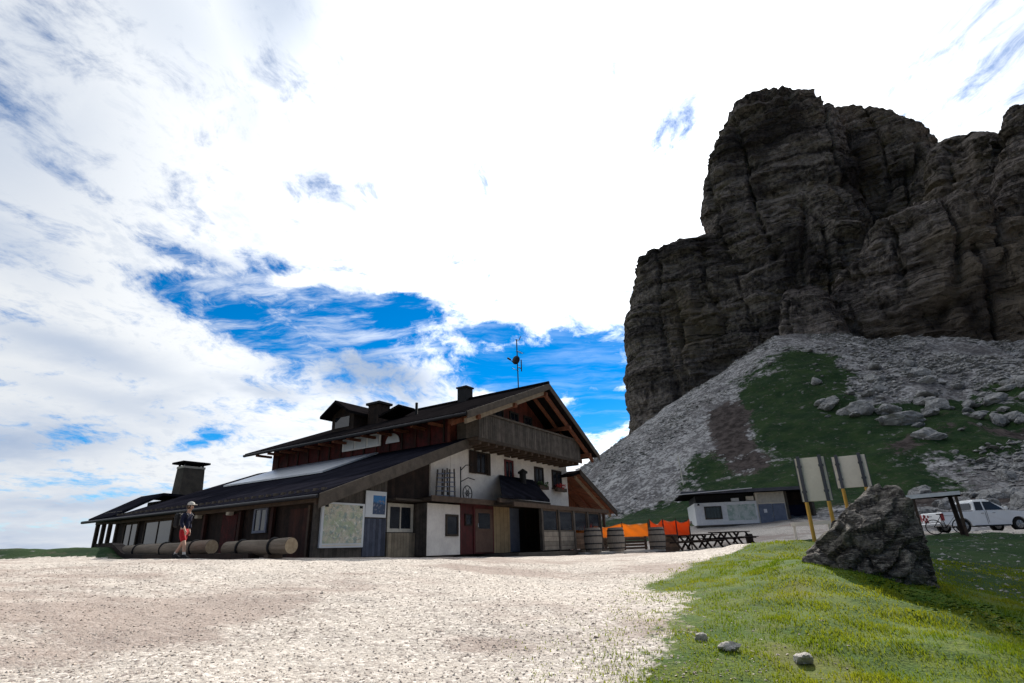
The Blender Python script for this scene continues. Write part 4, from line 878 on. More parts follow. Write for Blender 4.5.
# planter barrels on the terrace edge
def barrel(px, label, r=.42, hgt=1.05, i=0):
    o = thing('barrel', label, 'barrel', px, 0, 'old barrels along the terrace edge')
    prof = [(r*.84, 0), (r*.94, .15*hgt), (r, .5*hgt), (r*.94, .85*hgt), (r*.84, hgt)]
    MB().lathe(prof, (0, 0, 0), 24).build('staves', M['barrel'], o, smooth=True)
    for q, rr in ((.12, .935), (.34, .985), (.66, .985), (.88, .935)): MB().lathe([(r*rr, -.025), (r*rr+.014, -.025), (r*rr+.014, .025), (r*rr, .025)], (0, 0, q*hgt), 24).build('hoop', M['dark_metal'], o)
    MB().lathe([(.02, 0), (r*.8, 0), (r*.8, .03), (.02, .03)], (0, 0, hgt-.02), 20).build('lid', M['grey_slats'], o)
for x, y, lb in ((4.66, 28.6, 'grey barrel standing at the left end of the orange net'), (7.0, 30.2, 'grey barrel rightmost on the terrace, next to the dark bench stack'), (3.45, 27.7, 'grey barrel half hidden beside the slatted bar parapet')):
    barrel((x, y, 1.387), lb)
# terrace edge slab
te = MB().box((0, -.0, -.10), (5.2, 1.3, .0)).build('terrace_slab', M['concrete']); te.location = (3.0, 27.3, 1.385); te.rotation_euler = (0, 0, math.radians(33)); tag(te, 'pale concrete edge slab carrying the barrels', 'slab', kind='structure')
# orange nets on posts
def net(name, label, p0, p1, zb, zt, mat, seed, group):
    p0, p1 = Vector(p0), Vector(p1); L_ = (p1-p0).length; n, m = 66, 10; npost = 3; d = (p1-p0).normalized(); nv = Vector((-d.y, d.x, 0)); V = []
    for side in (0, .012):
        for j in range(m):
            for i in range(n):
                f = i/(n-1); x = p0.lerp(p1, f); w = .07*math.sin(f*L_*2.3+seed+j*.3)+.03*math.sin(f*L_*9+j*.9)
                fr_ = (f*npost) % 1.; top = zt-(.17+.07*math.sin(seed+int(f*npost)*2))*4*fr_*(1-fr_)+.03*math.sin(f*L_*5+seed); q = zb+(top-zb)*j/(m-1)
                x = x+nv*(w*(.4+.6*j/(m-1))+side); V.append((x.x, x.y, q))
    F = []
    for s_ in (0, 1):
        o_ = s_*n*m
        for j in range(m-1):
            for i in range(n-1): F.append((o_+j*n+i, o_+j*n+i+1, o_+(j+1)*n+i+1, o_+(j+1)*n+i))
    q = n*m
    for i in range(n-1): F += [(i, i+1, q+i+1, q+i), ((m-1)*n+i, (m-1)*n+i+1, q+(m-1)*n+i+1, q+(m-1)*n+i)]
    t = thing(name, label, 'net', (0, 0, 0), 0, group); ob = link('mesh_sheet', np_mesh('mesh_sheet', V, F, M[mat], True), t)
    for k in range(4):
        x = p0.lerp(p1, k/3); MB().tube([(x.x, x.y, 1.1), (x.x, x.y, zt+.05)], .035, 6).build('post', M['beam'], t)
    MB().bar((p0.x, p0.y, zb), (p1.x, p1.y, zb), .05, .09).build('rail', M['pale_beam'], t)
net('safety_net', 'yellowish orange net hanging wavy behind the barrels', (2.6, 31.0, 0), (7.0, 31.9, 0), 2.0, 2.76, 'tarp_yellow', 1, 'orange safety nets round the terrace')
net('safety_net', 'deeper orange net stretched right of the last barrel', (7.1, 31.95, 0), (9.5, 32.9, 0), 1.95, 2.88, 'tarp_orange', 2.6, 'orange safety nets round the terrace')
fn = thing('slatted_fence', 'low brown slatted fence under the orange nets', 'fence', (3.2, 31.0, 1.2), math.radians(12))
for k in range(5): bx('board', (0, 0, .08+k*.15), (3.7, .04, .19+k*.15), M['brown_slats'], fn)
for k in range(4): bx('post', (k*1.2, .045, 0), (k*1.2+.1, .14, .85), M['beam'], fn)
# picnic tables
def picnic(x, y, rz, label, s=1.):
    o = thing('picnic_table', label, 'picnic table', (x, y, h1(x, y)), rz, 'dark picnic tables beside the road'); m_ = M['dark_boards']
    bx('tabletop', (-.9, -.37, .70), (.9, .37, .75), m_, o); bx('bench', (-.9, -.85, .42), (.9, -.60, .46), m_, o); bx('bench', (-.9, .60, .42), (.9, .85, .46), m_, o)
    for a in (-.65, .65):
        for b in (-1, 1): MB().bar((a, b*.72, 0), (a, b*.22, .70), .07, .09).build('leg', m_, o)
        bx('crossbar', (a-.035, -.82, .36), (a+.035, .82, .42), m_, o)
    return o
pt = [(7.95, 31.0, 1.0, 'dark picnic table nearest the last barrel'), (9.0, 31.7, .9, 'dark picnic table second from the last barrel'), (10.1, 32.5, .8, 'dark picnic table third from the last barrel'),
      (11.3, 33.3, .9, 'dark picnic table fourth from the last barrel'), (12.5, 34.2, .7, 'dark picnic table at the roadward end of the row')]
first = picnic(*pt[0])
for x, y, rz, lb in pt[1:]:
    c = copy_tree(first); c.location = (x, y, h1(x, y)); c.rotation_euler = (0, 0, rz); c['label'] = lb
st = bx('bench_stack', (-.5, -.35, 0), (.5, .35, .85), M['brown_slats']); st.location = (7.6, 30.75, h1(7.6, 30.75)-.02); st.rotation_euler = (0, 0, .6); tag(st, 'stack of dark brown benches beside the last barrel', 'benches')
bl = thing('road_bollard', 'short dark wooden block at the road end of the picnic tables', 'bollard', (13.6, 35.2, h1(13.6, 35.2)))
MB().lathe([(.2, 0), (.22, .4), (.2, .5), (.16, .52)], (0, 0, 0), 12).build('block', M['dark_boards'], bl)

# ------------------------------------------------------------------ white service building at the foot of the scree
SW = math.radians(-10.5)
gb = h1(17, 49.5)
sb_ = thing('service_building', 'low white service building with flat dark roof at the foot of the scree', 'building', (15.04, 49.78, 2.45), SW)
def B(name, a, b, mat, p=None, bev=0): return bx(name, a, b, M[mat], p or sb_, bev)
B('wall', (0, 0, .55), (5.0, 6, 2.35), 'white_paint'); B('plinth', (-.02, -.03, -1.2), (5.02, 6, .55), 'chimney')
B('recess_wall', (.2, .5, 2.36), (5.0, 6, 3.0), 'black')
B('wall', (5.02, .15, -1.2), (7.3, 6, 3.0), 'board_grey')
B('flat_roof', (-1.0, -1.1, 3.02), (9.6, 6.6, 3.2), 'slate'); B('roof_edge', (-1.1, -1.16, 3.0), (9.7, -1.102, 3.26), 'strip_grey')
MB().hexa([(-1.6, -1.3, 3.00), (4.6, -1.3, 3.27), (4.6, -1.0, 3.27), (-1.6, -1.0, 3.0)], [(-1.6, -1.3, 3.05), (4.6, -1.3, 3.32), (4.6, -1.0, 3.32), (-1.6, -1.0, 3.05)]).build('roof_flashing', M['white_paint'], sb_)
w = B('window', (.75, -.05, 1.0), (2.15, -.003, 2.05), 'fascia_dark'); B('pane', (.85, -.06, 1.08), (2.05, -.052, 1.97), 'glass', w)
for k in range(5): B('window_bar', (.95+k*.25, -.075, 1.08), (.98+k*.25, -.062, 1.97), 'black', w)
def mural_mat():
    m, T, b = newmat('faded_mural'); tc = T.new('ShaderNodeTexCoord').outputs['Object']
    c = T.mix(T.ss(T.noise(tc, 1.6, 6), .42, .6), (.56, .60, .56), (.32, .42, .36)); c = T.mix(T.ss(T.noise(tc, 5, 4), .55, .65), c, (.66, .66, .64))
    T.put(b.inputs['Base Color'], c); b.inputs['Roughness'].default_value = .7; return m
bx('mural', (2.6, -.02, .85), (4.85, -.003, 2.1), mural_mat(), sb_)
B('door', (5.15, .06, .1), (6.2, .148, 2.05), 'greyblue'); B('door', (6.24, .06, .1), (7.2, .148, 2.05), 'greyblue')
B('transom', (5.2, .08, 2.15), (7.2, .149, 2.9), 'cream_paint')
B('handle', (6.1, .03, 1.0), (6.14, .058, 1.15), 'chrome'); B('sign_plate', (5.5, .045, 1.35), (5.75, .058, 1.65), 'white_paint')
B('wall', (7.32, 1.5, -1.2), (9.4, 6, 3.0), 'dark_boards'); B('blue_gate', (7.5, 1.3, 0), (9.3, 1.48, 1.95), 'navy')
B('pillar', (7.32, .1, -1.2), (7.5, 1.45, 3.0), 'chimney'); B('pillar', (9.3, .1, -1.2), (9.5, 1.45, 3.0), 'chimney')
B('wall_lamp', (.25, -.2, 2.15), (.4, -.02, 2.3), 'dark_metal'); B('vent_box', (3.1, .2, 2.4), (3.7, .48, 2.65), 'white_paint'); B('vent_box', (4.3, .2, 2.4), (4.9, .48, 2.75), 'board_grey')

# ------------------------------------------------------------------ sign boards seen from behind
def sign(label, p_l, p_r, zb, zt, boards, drop):
    x0, y0 = p_l; x1, y1 = p_r; rz = math.atan2(y1-y0, x1-x0); W_ = math.hypot(x1-x0, y1-y0); g = min(h1(x0, y0), h1(x1, y1))
    o = thing('sign_board', label, 'sign board', (x0, y0, g), rz, 'sign boards seen from behind'); zb -= g; zt -= g
    bx('panel', (0, 0, zb), (W_, .03, zt), M['board_grey'], o, .004)
    for a in boards:
        bx('channel', (a-.05, -.05, zb-.02), (a+.05, -.002, zt+.06), M['strip_grey'], o)
        MB().tube([(a, -.02, -.15), (a, -.02, zb-.02)], .055, 10).build('post', M['yellow_wood'], o)
        bx('bracket', (a-.07, -.055, zb+.25), (a+.07, -.051, zb+.32), M['strip_grey'], o); bx('bracket', (a-.07, -.055, zt-.3), (a+.07, -.051, zt-.23), M['strip_grey'], o)
    bx('edge_trim', (-.02, -.01, zb), (-.001, .04, zt), M['strip_grey'], o); bx('edge_trim', (W_+.001, -.01, zb), (W_+.02, .04, zt), M['strip_grey'], o)
sign('taller grey sign board on yellow posts, left of the pair', (8.77, 17.97), (9.50, 17.60), 2.69, 4.0, (.10, .70), 0)
sign('wider grey sign board on yellow posts, right behind the rock', (10.89, 19.69), (11.75, 19.19), 3.19, 4.24, (.14, .82), 0)
gr_ = thing('guard_rail', 'pale horizontal rail low behind the sign posts', 'rail', (10.4, 22.6, h1(10.4, 22.6)), math.radians(-18))
MB().bar((0, 0, .95), (2.6, 0, 1.0), .06, .14).build('rail', M['board_grey'], gr_)
for k in (0.1, 1.3, 2.5): MB().bar((k, .05, -.1), (k, .05, 1.0), .09, .09, (0, 1, 0)).build('post', M['board_grey'], gr_)
# thin pole on the scree
pl_ = thing('survey_pole', 'thin pale pole standing on the scree above the white building', 'pole', (20.8, 72.0, h1(20.8, 72.0)))
MB().tube([(0, 0, -.4), (-.25, 0, 3.6)], .07, 8).build('shaft', M['board_grey'], pl_)

# ------------------------------------------------------------------ white pickup
def pickup(loc, rz):
    o = thing('pickup_truck', 'white double cab pickup with red flower graphic on its rear, parked by the slope', 'pickup', loc, rz)
    W_ = 1.78; hw_ = W_/2
    # body side profile (x forward), z up; wheel arches cut into the lower edge
    def arch(cx, r=.43, n=9): return [(cx-r*math.cos(PI*k/(n-1)), .36+r*math.sin(PI*k/(n-1))*.98) for k in range(n)][::1]
    low = [(-2.5, .48)]+[(x, max(zz, .36)) for x, zz in arch(-1.45)]+[(x, max(zz, .36)) for x, zz in arch(1.6)]+[(2.45, .40)]
    upp = [(2.58, .55), (2.60, .78), (2.48, 1.00), (1.35, 1.10), (1.2, 1.13), (-.62, 1.14), (-.66, 1.12), (-2.48, 1.12), (-2.54, 1.05)]
    prof = low+upp
    b = MB(); n = len(prof)
    xs = [(-hw_, 0), (-hw_+.0, 0)]
    tum = lambda p, s: (p[0], s*(hw_-(.05*max(0, p[1]-.75)/.4)-.03*max(0, .55-p[1])), p[1])
    V = [tum(p, -1) for p in prof]+[tum(p, 1) for p in prof]
    F = [tuple(range(n)), tuple(range(2*n-1, n-1, -1))]+[(i, (i+1) % n, n+(i+1) % n, n+i) for i in range(n)]
    me = bpy.data.meshes.new('body'); me.from_pydata(V, [], F); bm = bmesh.new(); bm.from_mesh(me); bmesh.ops.recalc_face_normals(bm, faces=bm.faces); bmesh.ops.triangulate(bm, faces=[f for f in bm.faces if len(f.verts) > 4])
    bm.to_mesh(me); bm.free(); me.materials.append(M['car_white']); link('body', me, o)
    # cab (greenhouse) tapering upwards
    def slab(zb, zt, xb0, xb1, xt0, xt1, wb, wt): return MB().hexa([(xb0, -wb, zb), (xb1, -wb, zb), (xb1, wb, zb), (xb0, wb, zb)], [(xt0, -wt, zt), (xt1, -wt, zt), (xt1, wt, zt), (xt0, wt, zt)])
    slab(1.135, 1.66, -.66, 1.28, -.52, .42, hw_-.07, hw_-.20).build('cab', M['car_white'], o, .04)
    slab(1.66, 1.74, -.50, .40, -.40, .30, hw_-.21, hw_-.28).build('roof', M['car_white'], o, .02)
    wy = lambda q: hw_-.07-.13*(q-1.135)/.525+.004
    for s in (-1, 1):
        for (xa, xb, xc, xd) in ((-.03, 1.0, .44, .0), (-.56, -.12, -.09, -.46)):   # front and rear side windows
            P = [(xa, 1.16), (xb, 1.16), (xc, 1.62), (xd, 1.62)]
            MB().prism(P, lambda p: (p[0], s*wy(p[1]), p[1]), lambda p: (p[0], s*(wy(p[1])+.006), p[1])).build('side_window', M['glass'], o)
    MB().hexa([(1.235, -.68, 1.17), (1.24, -.68, 1.17), (1.24, .68, 1.17), (1.235, .68, 1.17)], [(.47, -.6, 1.63), (.48, -.6, 1.635), (.48, .6, 1.635), (.47, .6, 1.63)]).build('windscreen', M['glass'], o)
    bx('rear_window', (-.655, -.6, 1.2), (-.62, .6, 1.56), M['glass'], o)
    # roll bar fairing and bed
    bx('bed_cover', (-2.44, -.76, 1.121), (-.68, .76, 1.15), M['black'], o)
    bx('tailgate', (-2.58, -.74, .60), (-2.545, .74, 1.08), M['car_white'], o, .01); bx('handle', (-2.6, -.12, .9), (-2.581, .12, .96), M['chrome'], o)
    bx('rear_bumper', (-2.68, -.84, .40), (-2.50, .84, .56), M['chrome'], o, .03); bx('front_bumper', (2.5, -.84, .34), (2.68, .84, .58), M['car_white'], o, .04)
    for s in (-1, 1):
        bx('tail_lamp', (-2.565, s*.76, .68), (-2.44, s*.888, 1.06), M['red_lamp'], o, .01); bx('headlight', (2.36, s*.62, .76), (2.57, s*.86, .93), M['panel'], o, .02)
        bx('door_handle', (-.35, s*.878, .98), (-.2, s*.90, 1.01), M['chrome'], o); bx('door_handle', (.28, s*.878, .98), (.43, s*.90, 1.01), M['chrome'], o)
        bx('mirror', (.95, s*.88, 1.12), (1.07, s*1.06, 1.30), M['car_white'], o, .03)
        bx('side_step', (-.85, s*.80, .30), (1.05, s*.93, .37), M['black'], o); bx('door_gap', (-.04, s*.8795, .5), (-.02, s*.8815, 1.13), M['black'], o)
        bx('trim_stripe', (-.12, s*.879, .42), (-.10, s*.8812, 1.1), M['black'], o)
    # red flower graphic: petals as thin raised discs on the rear quarter
    for (cy_, cz, r) in ((.5, .95, .10), (.62, .80, .08), (.36, .78, .09), (.5, .66, .08), (.2, .93, .07), (.3, .64, .06)):
        fg = MB()
        for k in range(5):
            a = k*2*PI/5+.3; fg.lathe([(.01, 0), (r*.55, 0), (r*.55, .004), (.01, .004)], (-2.586, cy_+r*.6*math.cos(a), cz+r*.6*math.sin(a)), 8, 'x')
        fg.build('flower_graphic', M['crimson'], o)
    for x in (-1.45, 1.6):
        for s in (-1, 1):
            y0 = s*(hw_-.13)
            w = MB().lathe([(.20, -.11), (.33, -.12), (.365, -.09), (.37, 0), (.365, .09), (.33, .12), (.20, .11)], (x, y0, .37), 28, 'y').build('wheel', M['tyre'], o, smooth=True)
            MB().lathe([(.03, -.125), (.21, -.115), (.22, 0), (.21, .115), (.03, .125)], (x, y0, .37), 20, 'y').build('rim', M['rim'], w)
            for k in range(5):
                a = k*2*PI/5; MB().bar((x+.05*math.cos(a), y0+s*.128, .37+.05*math.sin(a)), (x+.2*math.cos(a), y0+s*.122, .37+.2*math.sin(a)), .05, .02, (0, 1, 0)).build('spoke', M['chrome'], w)
            bx('arch_lining', (x-.40, s*.62-.0, .42), (x+.40, s*.64, .76), M['black'], o)
    return o
tx, ty, trz = 26.0, 33.6, math.radians(0)
pickup((tx, ty, 1.66), trz)
# shelter, post and bicycle left of the pickup
sh = thing('lean_to_shelter', 'small dark timber shelter with pale roof edge left of the pickup', 'shelter', (19.5, 28.2, h1(19.5, 28.2)-.22), math.radians(-36))
bx('roof', (-.6, -.5, 1.98), (1.5, .5, 2.06), M['slate'], sh)
MB().hexa([(-.6, -.56, 1.96), (1.5, -.56, 2.02), (1.5, -.502, 2.02), (-.6, -.502, 1.96)], [(-.6, -.56, 2.14), (1.5, -.56, 2.18), (1.5, -.502, 2.18), (-.6, -.502, 2.14)]).build('roof_edge', M['white_paint'], sh)
for a in (-.4, 1.25): bx('post', (a, -.4, -.3), (a+.12, -.28, 1.97), M['beam'], sh)
gp = thing('gate_post', 'thick dark wooden post between the shelter and the pickup', 'post', (20.5, 27.55, h1(20.5, 27.55)))
MB().tube([(0, 0, -.2), (-.1, .05, 1.9)], [.11, .09], 10).build('shaft', M['dark_boards'], gp)
def bicycle(loc, rz, lean=0):
    o = thing('bicycle', 'dark bicycle parked between the rock outcrop and the pickup', 'bicycle', loc, rz); f = M['dark_metal']
    for x in (-.52, .52):
        w = MB().ring((x, 0, .35), .33, .022, (0, 1, 0), 28).build('wheel', M['tyre'], o); sp = MB()
        for k in range(12): a = k*PI/6; sp.tube([(x, 0, .35), (x+.32*math.cos(a), 0, .35+.32*math.sin(a))], .003, 4)
        sp.build('spokes', M['chrome'], w)
    MB().tube([(-.52, 0, .35), (-.15, 0, .85), (.38, 0, .82), (-.05, 0, .32), (-.52, 0, .35)], .018, 6).tube([(-.05, 0, .32), (-.17, 0, .9)], .018, 6).tube([(.52, 0, .35), (.36, 0, .95)], .018, 6).build('frame', f, o)
    MB().tube([(.36, -.28, 1.0), (.38, 0, .97), (.36, .28, 1.0)], .014, 6).build('handlebar', M['black'], o)
    MB().hexa([(-.32, -.07, .9), (-.05, -.02, .9), (-.05, .02, .9), (-.32, .07, .9)], [(-.32, -.08, .95), (-.05, -.02, .94), (-.05, .02, .94), (-.32, .08, .95)]).build('saddle', M['black'], o)
    MB().ring((-.05, .03, .32), .09, .01, (0, 1, 0), 14, 4).build('crank', M['chrome'], o)
bicycle((20.2, 28.0, h1(20.2, 28.0)), math.radians(-35))

# ------------------------------------------------------------------ person walking past the log
def skinned(name, pts, edges, mat, parent, sub=2):
    me = bpy.data.meshes.new(name); me.from_pydata([p[:3] for p in pts], edges, []); o = link(name, me)
    sk = o.modifiers.new('s', 'SKIN'); sd_ = o.modifiers.new('u', 'SUBSURF'); sd_.levels = sub; sd_.render_levels = sub
    for i, p in enumerate(pts):
        d = me.skin_vertices[0].data[i]; r = p[3]; d.radius = r if isinstance(r, tuple) else (r, r); d.use_root = (i == 0)
    sk.use_smooth_shade = True
    dg = bpy.context.evaluated_depsgraph_get(); m2 = bpy.data.meshes.new_from_object(o.evaluated_get(dg)); m2.name = name
    bpy.data.objects.remove(o); m2.materials.clear(); m2.materials.append(mat)
    for p in m2.polygons: p.use_smooth = True
    return link(name, m2, parent)
def person(loc, rz):
    o = thing('person', 'person in pale cap, navy jacket and red shorts walking in front of the lodge', 'person', loc, rz)
    # faces +x; stride: right leg forward, left leg back
    P = [(0, 0, .92, (.13, .10)), (0, 0, 1.10, (.12, .09)), (.03, 0, 1.30, (.14, .10)), (.06, 0, 1.44, .07), (.08, 0, 1.52, .05), (.11, 0, 1.60, .085), (.12, 0, 1.68, .095), (.11, 0, 1.74, .07)]
    E_ = [(i, i+1) for i in range(7)]
    def chain(root, pts): 
        k = root
        for p in pts: P.append(p); E_.append((k, len(P)-1)); k = len(P)-1
        return k
    chain(0, [(.02, -.10, .86, .085), (.17, -.11, .50, .06), (.20, -.11, .44, .055), (.22, -.11, .25, .05), (.24, -.11, .09, .035), (.36, -.12, .05, .035)])
    chain(0, [(-.02, .10, .86, .085), (-.08, .11, .50, .06), (-.12, .11, .44, .055), (-.24, .11, .26, .05), (-.32, .11, .12, .035), (-.22, .12, .04, .035)])
    hands = []
    for s, f in ((-1, -1), (1, 1)):
        e = chain(2, [(.05, s*.17, 1.38, .05), (.02-.10*f*.5, s*.22, 1.14, .042), (.10+.10*-f, s*.22, .93, .03), (.14-.10*f, s*.21, .85, .03)]); hands.append((P[e][:3], s))
    for (hx, hy, hz), s in hands:      # four fingers and a thumb on each hand, slightly curled
        for k in range(4):
            ln = (.075, .085, .08, .065)[k]; q = hx-.025+k*.017
            a = len(P); P.append((q, hy, hz-.045, .009)); P.append((q+.008, hy-s*.006, hz-.045-ln*.5, .008)); P.append((q+.022, hy-s*.02, hz-.045-ln, .007)); E_.extend([(a, a+1), (a+1, a+2), ([i for i, v in enumerate(P) if v[:3] == (hx, hy, hz)][0], a)])
        a = len(P); P.append((hx+.04, hy-s*.012, hz-.01, .011)); P.append((hx+.055, hy-s*.02, hz-.05, .009)); E_.extend([(a, a+1), ([i for i, v in enumerate(P) if v[:3] == (hx, hy, hz)][0], a)])
    # nose
    a = len(P); P.append((.215, 0, 1.655, .014)); E_.append((6, a))
    b = skinned('body', P, E_, M['skin'], o)
    for s in (-1, 1):
        MB().lathe([(.002, -.012), (.012, 0), (.002, .012)], (.205, s*.033, 1.685), 8).build('eye', M['black'], b)
        MB().ring((.115, s*.095, 1.66), .022, .008, (0, 1, 0), 10, 5).build('ear', M['skin'], b)
    bx('mouth', (.198, -.024, 1.612), (.204, .024, 1.62), M['crimson'], b)
    J = [(0, 0, .88, (.155, .125)), (0, 0, 1.10, (.15, .12)), (.03, 0, 1.32, (.17, .125)), (.055, 0, 1.45, .085), (.05, -.18, 1.38, .075), (-.0+.06, -.235, 1.14, .062), (.17, -.23, .95, .05), (.05, .18, 1.38, .075), (-.04, .235, 1.14, .062), (.02, .23, .95, .05)]
    skinned('jacket', J, [(0, 1), (1, 2), (2, 3), (2, 4), (4, 5), (5, 6), (2, 7), (7, 8), (8, 9)], M['navy'], o)
    S = [(0, 0, 1.0, .12), (0, 0, .92, .13), (.04, -.10, .80, .105), (.15, -.115, .53, .095), (-.03, .10, .80, .105), (-.08, .115, .53, .095)]
    skinned('shorts', S, [(0, 1), (1, 2), (2, 3), (1, 4), (4, 5)], M['red_cloth'], o)
    for y, x, zz, pit in ((-.115, .24, .0, 0), (.115, -.31, .03, .35)):
        MB().prism([(-.08, 0), (.20, 0), (.21, .05), (.12, .09), (.04, .15), (-.07, .15)], lambda p: (x+p[0], y-.05, zz+p[1]+pit*(.2-p[0])*.3), lambda p: (x+p[0], y+.05, zz+p[1]+pit*(.2-p[0])*.3)).build('shoe', M['black'], o, .012)
    MB().tube([(.245, -.112, .12), (.235, -.112, .22)], [.047, .052], 12).build('sock', M['white_sock'], o)
    MB().tube([(-.315, .112, .14), (-.27, .112, .22)], [.047, .052], 12).build('sock', M['white_sock'], o)
    MB().lathe([(.112, 0), (.112, .05), (.09, .09), (.04, .115), (.005, .12)], (.115, 0, 1.70), 16).build('cap', M['pale_cap'], o, smooth=True)
    bx('cap_brim', (.19, -.075, 1.70), (.31, .075, 1.715), M['pale_cap'], o, .006)
    MB().lathe([(.02, 0), (.095, .02), (.108, .1), (.105, .16), (.02, .17)], (.085, 0, 1.56), 14).build('hair', M['hair'], o, smooth=True)
    bp = bx('backpack', (-.36, -.16, 1.0), (-.15, .16, 1.46), M['black'], o, .05)
    for s in (-1, 1): MB().tube([(-.16, s*.11, 1.42), (.02, s*.12, 1.50), (.17, s*.12, 1.36), (.12, s*.13, 1.12), (-.15, s*.12, 1.04)], .018, 6).build('strap', M['dark_metal'], bp)
    return o
px_, py_ = -10.0, 17.55
person((px_, py_, h1(px_, py_)-.005), math.radians(-12)).scale = (.9, .9, .9)

# ------------------------------------------------------------------ sky: Nishita with broken, backlit cloud
SUN_AZ, SUN_EL = math.radians(21.5), math.radians(34.5)
world = bpy.data.worlds.new('World'); sc.world = world; world.use_nodes = True
T = NT(world.node_tree); bg = T.n['Background']
sky = T.new('ShaderNodeTexSky', sky_type='NISHITA', sun_disc=False)
sky.sun_elevation = SUN_EL; sky.sun_rotation = SUN_AZ; sky.altitude = 2200; sky.air_density = 1.0; sky.dust_density = .3; sky.ozone_density = 2.5
hs = T.new('ShaderNodeHueSaturation'); hs.inputs['Saturation'].default_value = 1.55; hs.inputs['Value'].default_value = .80; T.put(hs.inputs['Color'], sky.outputs[0])
g = T.new('ShaderNodeTexCoord').outputs['Generated']; X = T.xyz(g)
AZ = T.m('MULTIPLY', T.m('ARCTAN2', X[0], X[1]), 180/PI); EL = T.m('MULTIPLY', T.m('ARCSINE', X[2]), 180/PI)
# cloud deck coordinates: a layer overhead, so clouds shrink and flatten towards the horizon
den = T.m('ADD', T.m('MAXIMUM', X[2], 0), .16); Q = T.cxyz(T.m('DIVIDE', X[0], den), T.m('DIVIDE', X[1], den), 0)
wq = T.vm('ADD', Q, T.vm('MULTIPLY', T.vm('SUBTRACT', T.noise(Q, .9, 4, .6, out=1), (.5, .5, .5)), (.5, .5, 0)))
n1 = T.noise(T.vm('MULTIPLY', wq, (1.0, 1.5, 1)), 1.35, 9, .6); n2 = T.noise(T.vm('ADD', wq, (7.3, 2.1, 4)), 1.0, 5, .55); n3 = T.noise(T.vm('MULTIPLY', wq, (1.6, 1, 1)), 5.5, 7, .68)
wob = T.m('MULTIPLY', T.m('SUBTRACT', T.noise(Q, 2.1, 6, .62), .5), 10.)
def patch(az, el, ra, re, rot=0., k=1.):
    c, s = math.cos(math.radians(rot)), math.sin(math.radians(rot)); dx = T.m('SUBTRACT', AZ, az); dy = T.m('SUBTRACT', T.m('ADD', EL, T.m('MULTIPLY', wob, .45)), el)
    u = T.m('DIVIDE', T.m('ADD', T.m('MULTIPLY', dx, c), T.m('MULTIPLY', dy, s)), ra); v = T.m('DIVIDE', T.m('SUBTRACT', T.m('MULTIPLY', dy, c), T.m('MULTIPLY', dx, s)), re)
    d = T.m('ADD', T.m('MULTIPLY', u, u), T.m('MULTIPLY', v, v)); return T.m('MULTIPLY', T.m('POWER', 2.718, T.m('MULTIPLY', d, -1.)), k)
def vsum(L_, op='ADD'):
    a = L_[0]
    for b_ in L_[1:]: a = T.m(op, a, b_)
    return a
holes = vsum([patch(-34, 22.8, 4.5, 1.8, -18, 1.0), patch(-31, 24.6, 6.5, 2.6, -12, 1.15), patch(-24, 26.4, 3.5, 1.3, -20, .9), patch(-20, 22.6, 17, 4.8, -9, .86), patch(-26.5, 21, 6.5, 2.4, -22, 1.25), patch(-14, 23.4, 8, 1.7, -4, 1.2), patch(-3, 21.5, 6, 1.4, -4, 1.1), patch(3.5, 17.6, 9.5, 3.3, -4, 1.45), patch(9, 13, 4, 3, 0, 1.2), patch(22, 40.3, 4.0, 2.2, 25, .56), patch(14.6, 45.5, .9, 2.2, 0, .5), patch(-38.3, 9.8, 2.5, .8, 0, .5), patch(-29.2, 10.2, 2.0, .7, 20, .7),
              patch(-34, 6, 7, 1.0, 0, .4), patch(46, 36, 7, 3, 0, .02), patch(-150, 35, 50, 30, 0, .45), patch(120, 30, 40, 25, 0, .5)], 'MAXIMUM')
puffs = vsum([patch(-32, 24.9, 3.2, 1.0, 5, .75), patch(-23.6, 25.6, 2.6, 1.6, 20, .7), patch(-12, 25.6, 8, .8, -3, .6), patch(-22, 23.2, 3.5, .7, 20, .5)], 'MAXIMUM')
back = T.ss(X[1], -.1, -.7)
cov = T.m('ADD', T.m('SUBTRACT', T.m('ADD', T.m('MULTIPLY', n1, 1.15), T.m('MULTIPLY', T.m('SUBTRACT', n3, .5), 1.15)), T.m('MULTIPLY', T.m('SUBTRACT', holes, puffs), .60)), .06)
alpha = T.m('MAXIMUM', T.ss(cov, .20, .60), T.m('MULTIPLY', T.ss(T.noise(T.vm('MULTIPLY', wq, (.7, 2.2, 1)), 3.2, 8, .66), .46, .68), T.ss(AZ, -12, 0, .62, .10)))
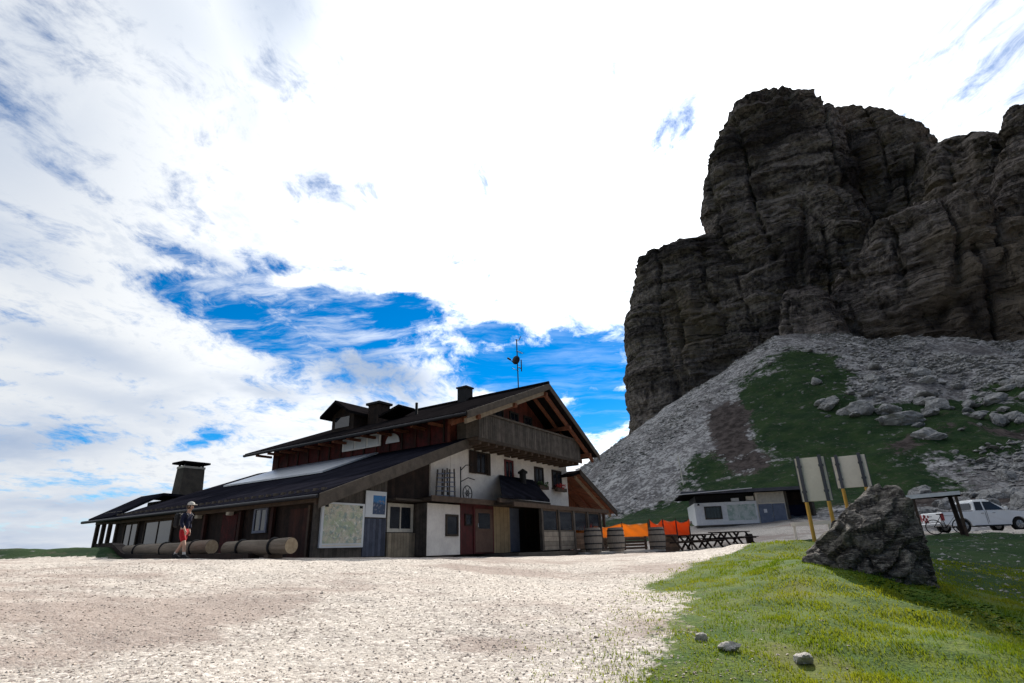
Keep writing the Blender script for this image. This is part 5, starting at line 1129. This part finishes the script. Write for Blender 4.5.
# brightness: glowing round the hidden sun, grey blue bellies away from it
sd3 = (math.sin(SUN_AZ)*math.cos(SUN_EL), math.cos(SUN_AZ)*math.cos(SUN_EL), math.sin(SUN_EL))
dt = T.new('ShaderNodeVectorMath', operation='DOT_PRODUCT'); T.put(dt.inputs[0], g); dt.inputs[1].default_value = sd3
glow = T.m('POWER', T.m('MAXIMUM', dt.outputs['Value'], 0), 5.)
grey = vsum([patch(-14.5, 16.5, 8, 3.6, -10, 1.15), patch(-29, 49, 7, 7, 0, .7), patch(-43, 9, 9, 2.0, 5, .85), patch(-40, 16.5, 9, 1.6, -10, .7), patch(-24, 14.8, 5, 1.0, -10, .6), patch(-38, 4.5, 10, 1.4, 0, .6), patch(-50, 33, 10, 9, 0, .6), patch(-36, 12.5, 8, 1.6, -8, .5), patch(-22, 36, 10, 2, -30, .3), patch(-40, 44, 12, 5, -20, .4), patch(-44, 2.5, 14, 1.5, 0, .6), patch(50, 36, 9, 6, 0, .5), patch(-47, 24, 6, 2.5, -15, .6), patch(-30, 39, 3, 4, 0, .35)], 'MAXIMUM')
shade = T.m('MULTIPLY', T.m('ADD', T.m('MULTIPLY', grey, 1.0), T.m('MULTIPLY', T.ss(n2, .50, .72), .45)), T.ss(n1, .30, .50, .55, 1.0), clamp=True)
shade = T.m('MAXIMUM', shade, T.m('MULTIPLY', T.ss(n3, .48, .66), .34))
bright = T.m('ADD', 5.0, T.m('MULTIPLY', glow, 9.)); bright = T.m('MULTIPLY', bright, T.m('SUBTRACT', 1., T.m('MULTIPLY', back, .85)))
cw = T.new('ShaderNodeVectorMath', operation='SCALE'); cw.inputs[0].default_value = (.98, 1.01, 1.04); T.put(cw.inputs['Scale'], bright)
ccol = T.mix(T.m('MULTIPLY', shade, .92), cw.outputs[0], (2.1, 2.75, 3.9))
# thin cloud keeps a blue cast
final = T.mix(alpha, hs.outputs[0], ccol)
# below the horizon: a dim valley tone
T.put(bg.inputs['Color'], final); bg.inputs['Strength'].default_value = .13

sl_ = bpy.data.lights.new('sun', 'SUN'); sl_.energy = 5.0; sl_.angle = math.radians(.6); sl_.color = (1, .93, .84)
so = bpy.data.objects.new('sun', sl_); col.objects.link(so)
so.rotation_euler = Vector(sd3).to_track_quat('Z', 'Y').to_euler()

# ------------------------------------------------------------------ camera
cam = bpy.data.cameras.new('camera'); cam.sensor_width = 36; cam.lens = 560/1024*36; cam.clip_end = 6000; cam.clip_start = .05
co = bpy.data.objects.new('camera', cam); col.objects.link(co); sc.camera = co
P_, R_ = math.radians(20.4), math.radians(2.0)
co.matrix_world = Matrix.Translation((0, 0, 1.6)) @ Matrix.Rotation(PI/2+P_, 4, 'X') @ Matrix.Rotation(-R_, 4, 'Z')
vs = sc.view_settings; vs.view_transform = 'Standard'; vs.look = 'None'; vs.gamma = 1; vs.exposure = 0.38; vs.use_curve_mapping = False
sc.cycles.max_bounces = 6; sc.cycles.use_denoising = True; sc.cycles.sample_clamp_indirect = 6
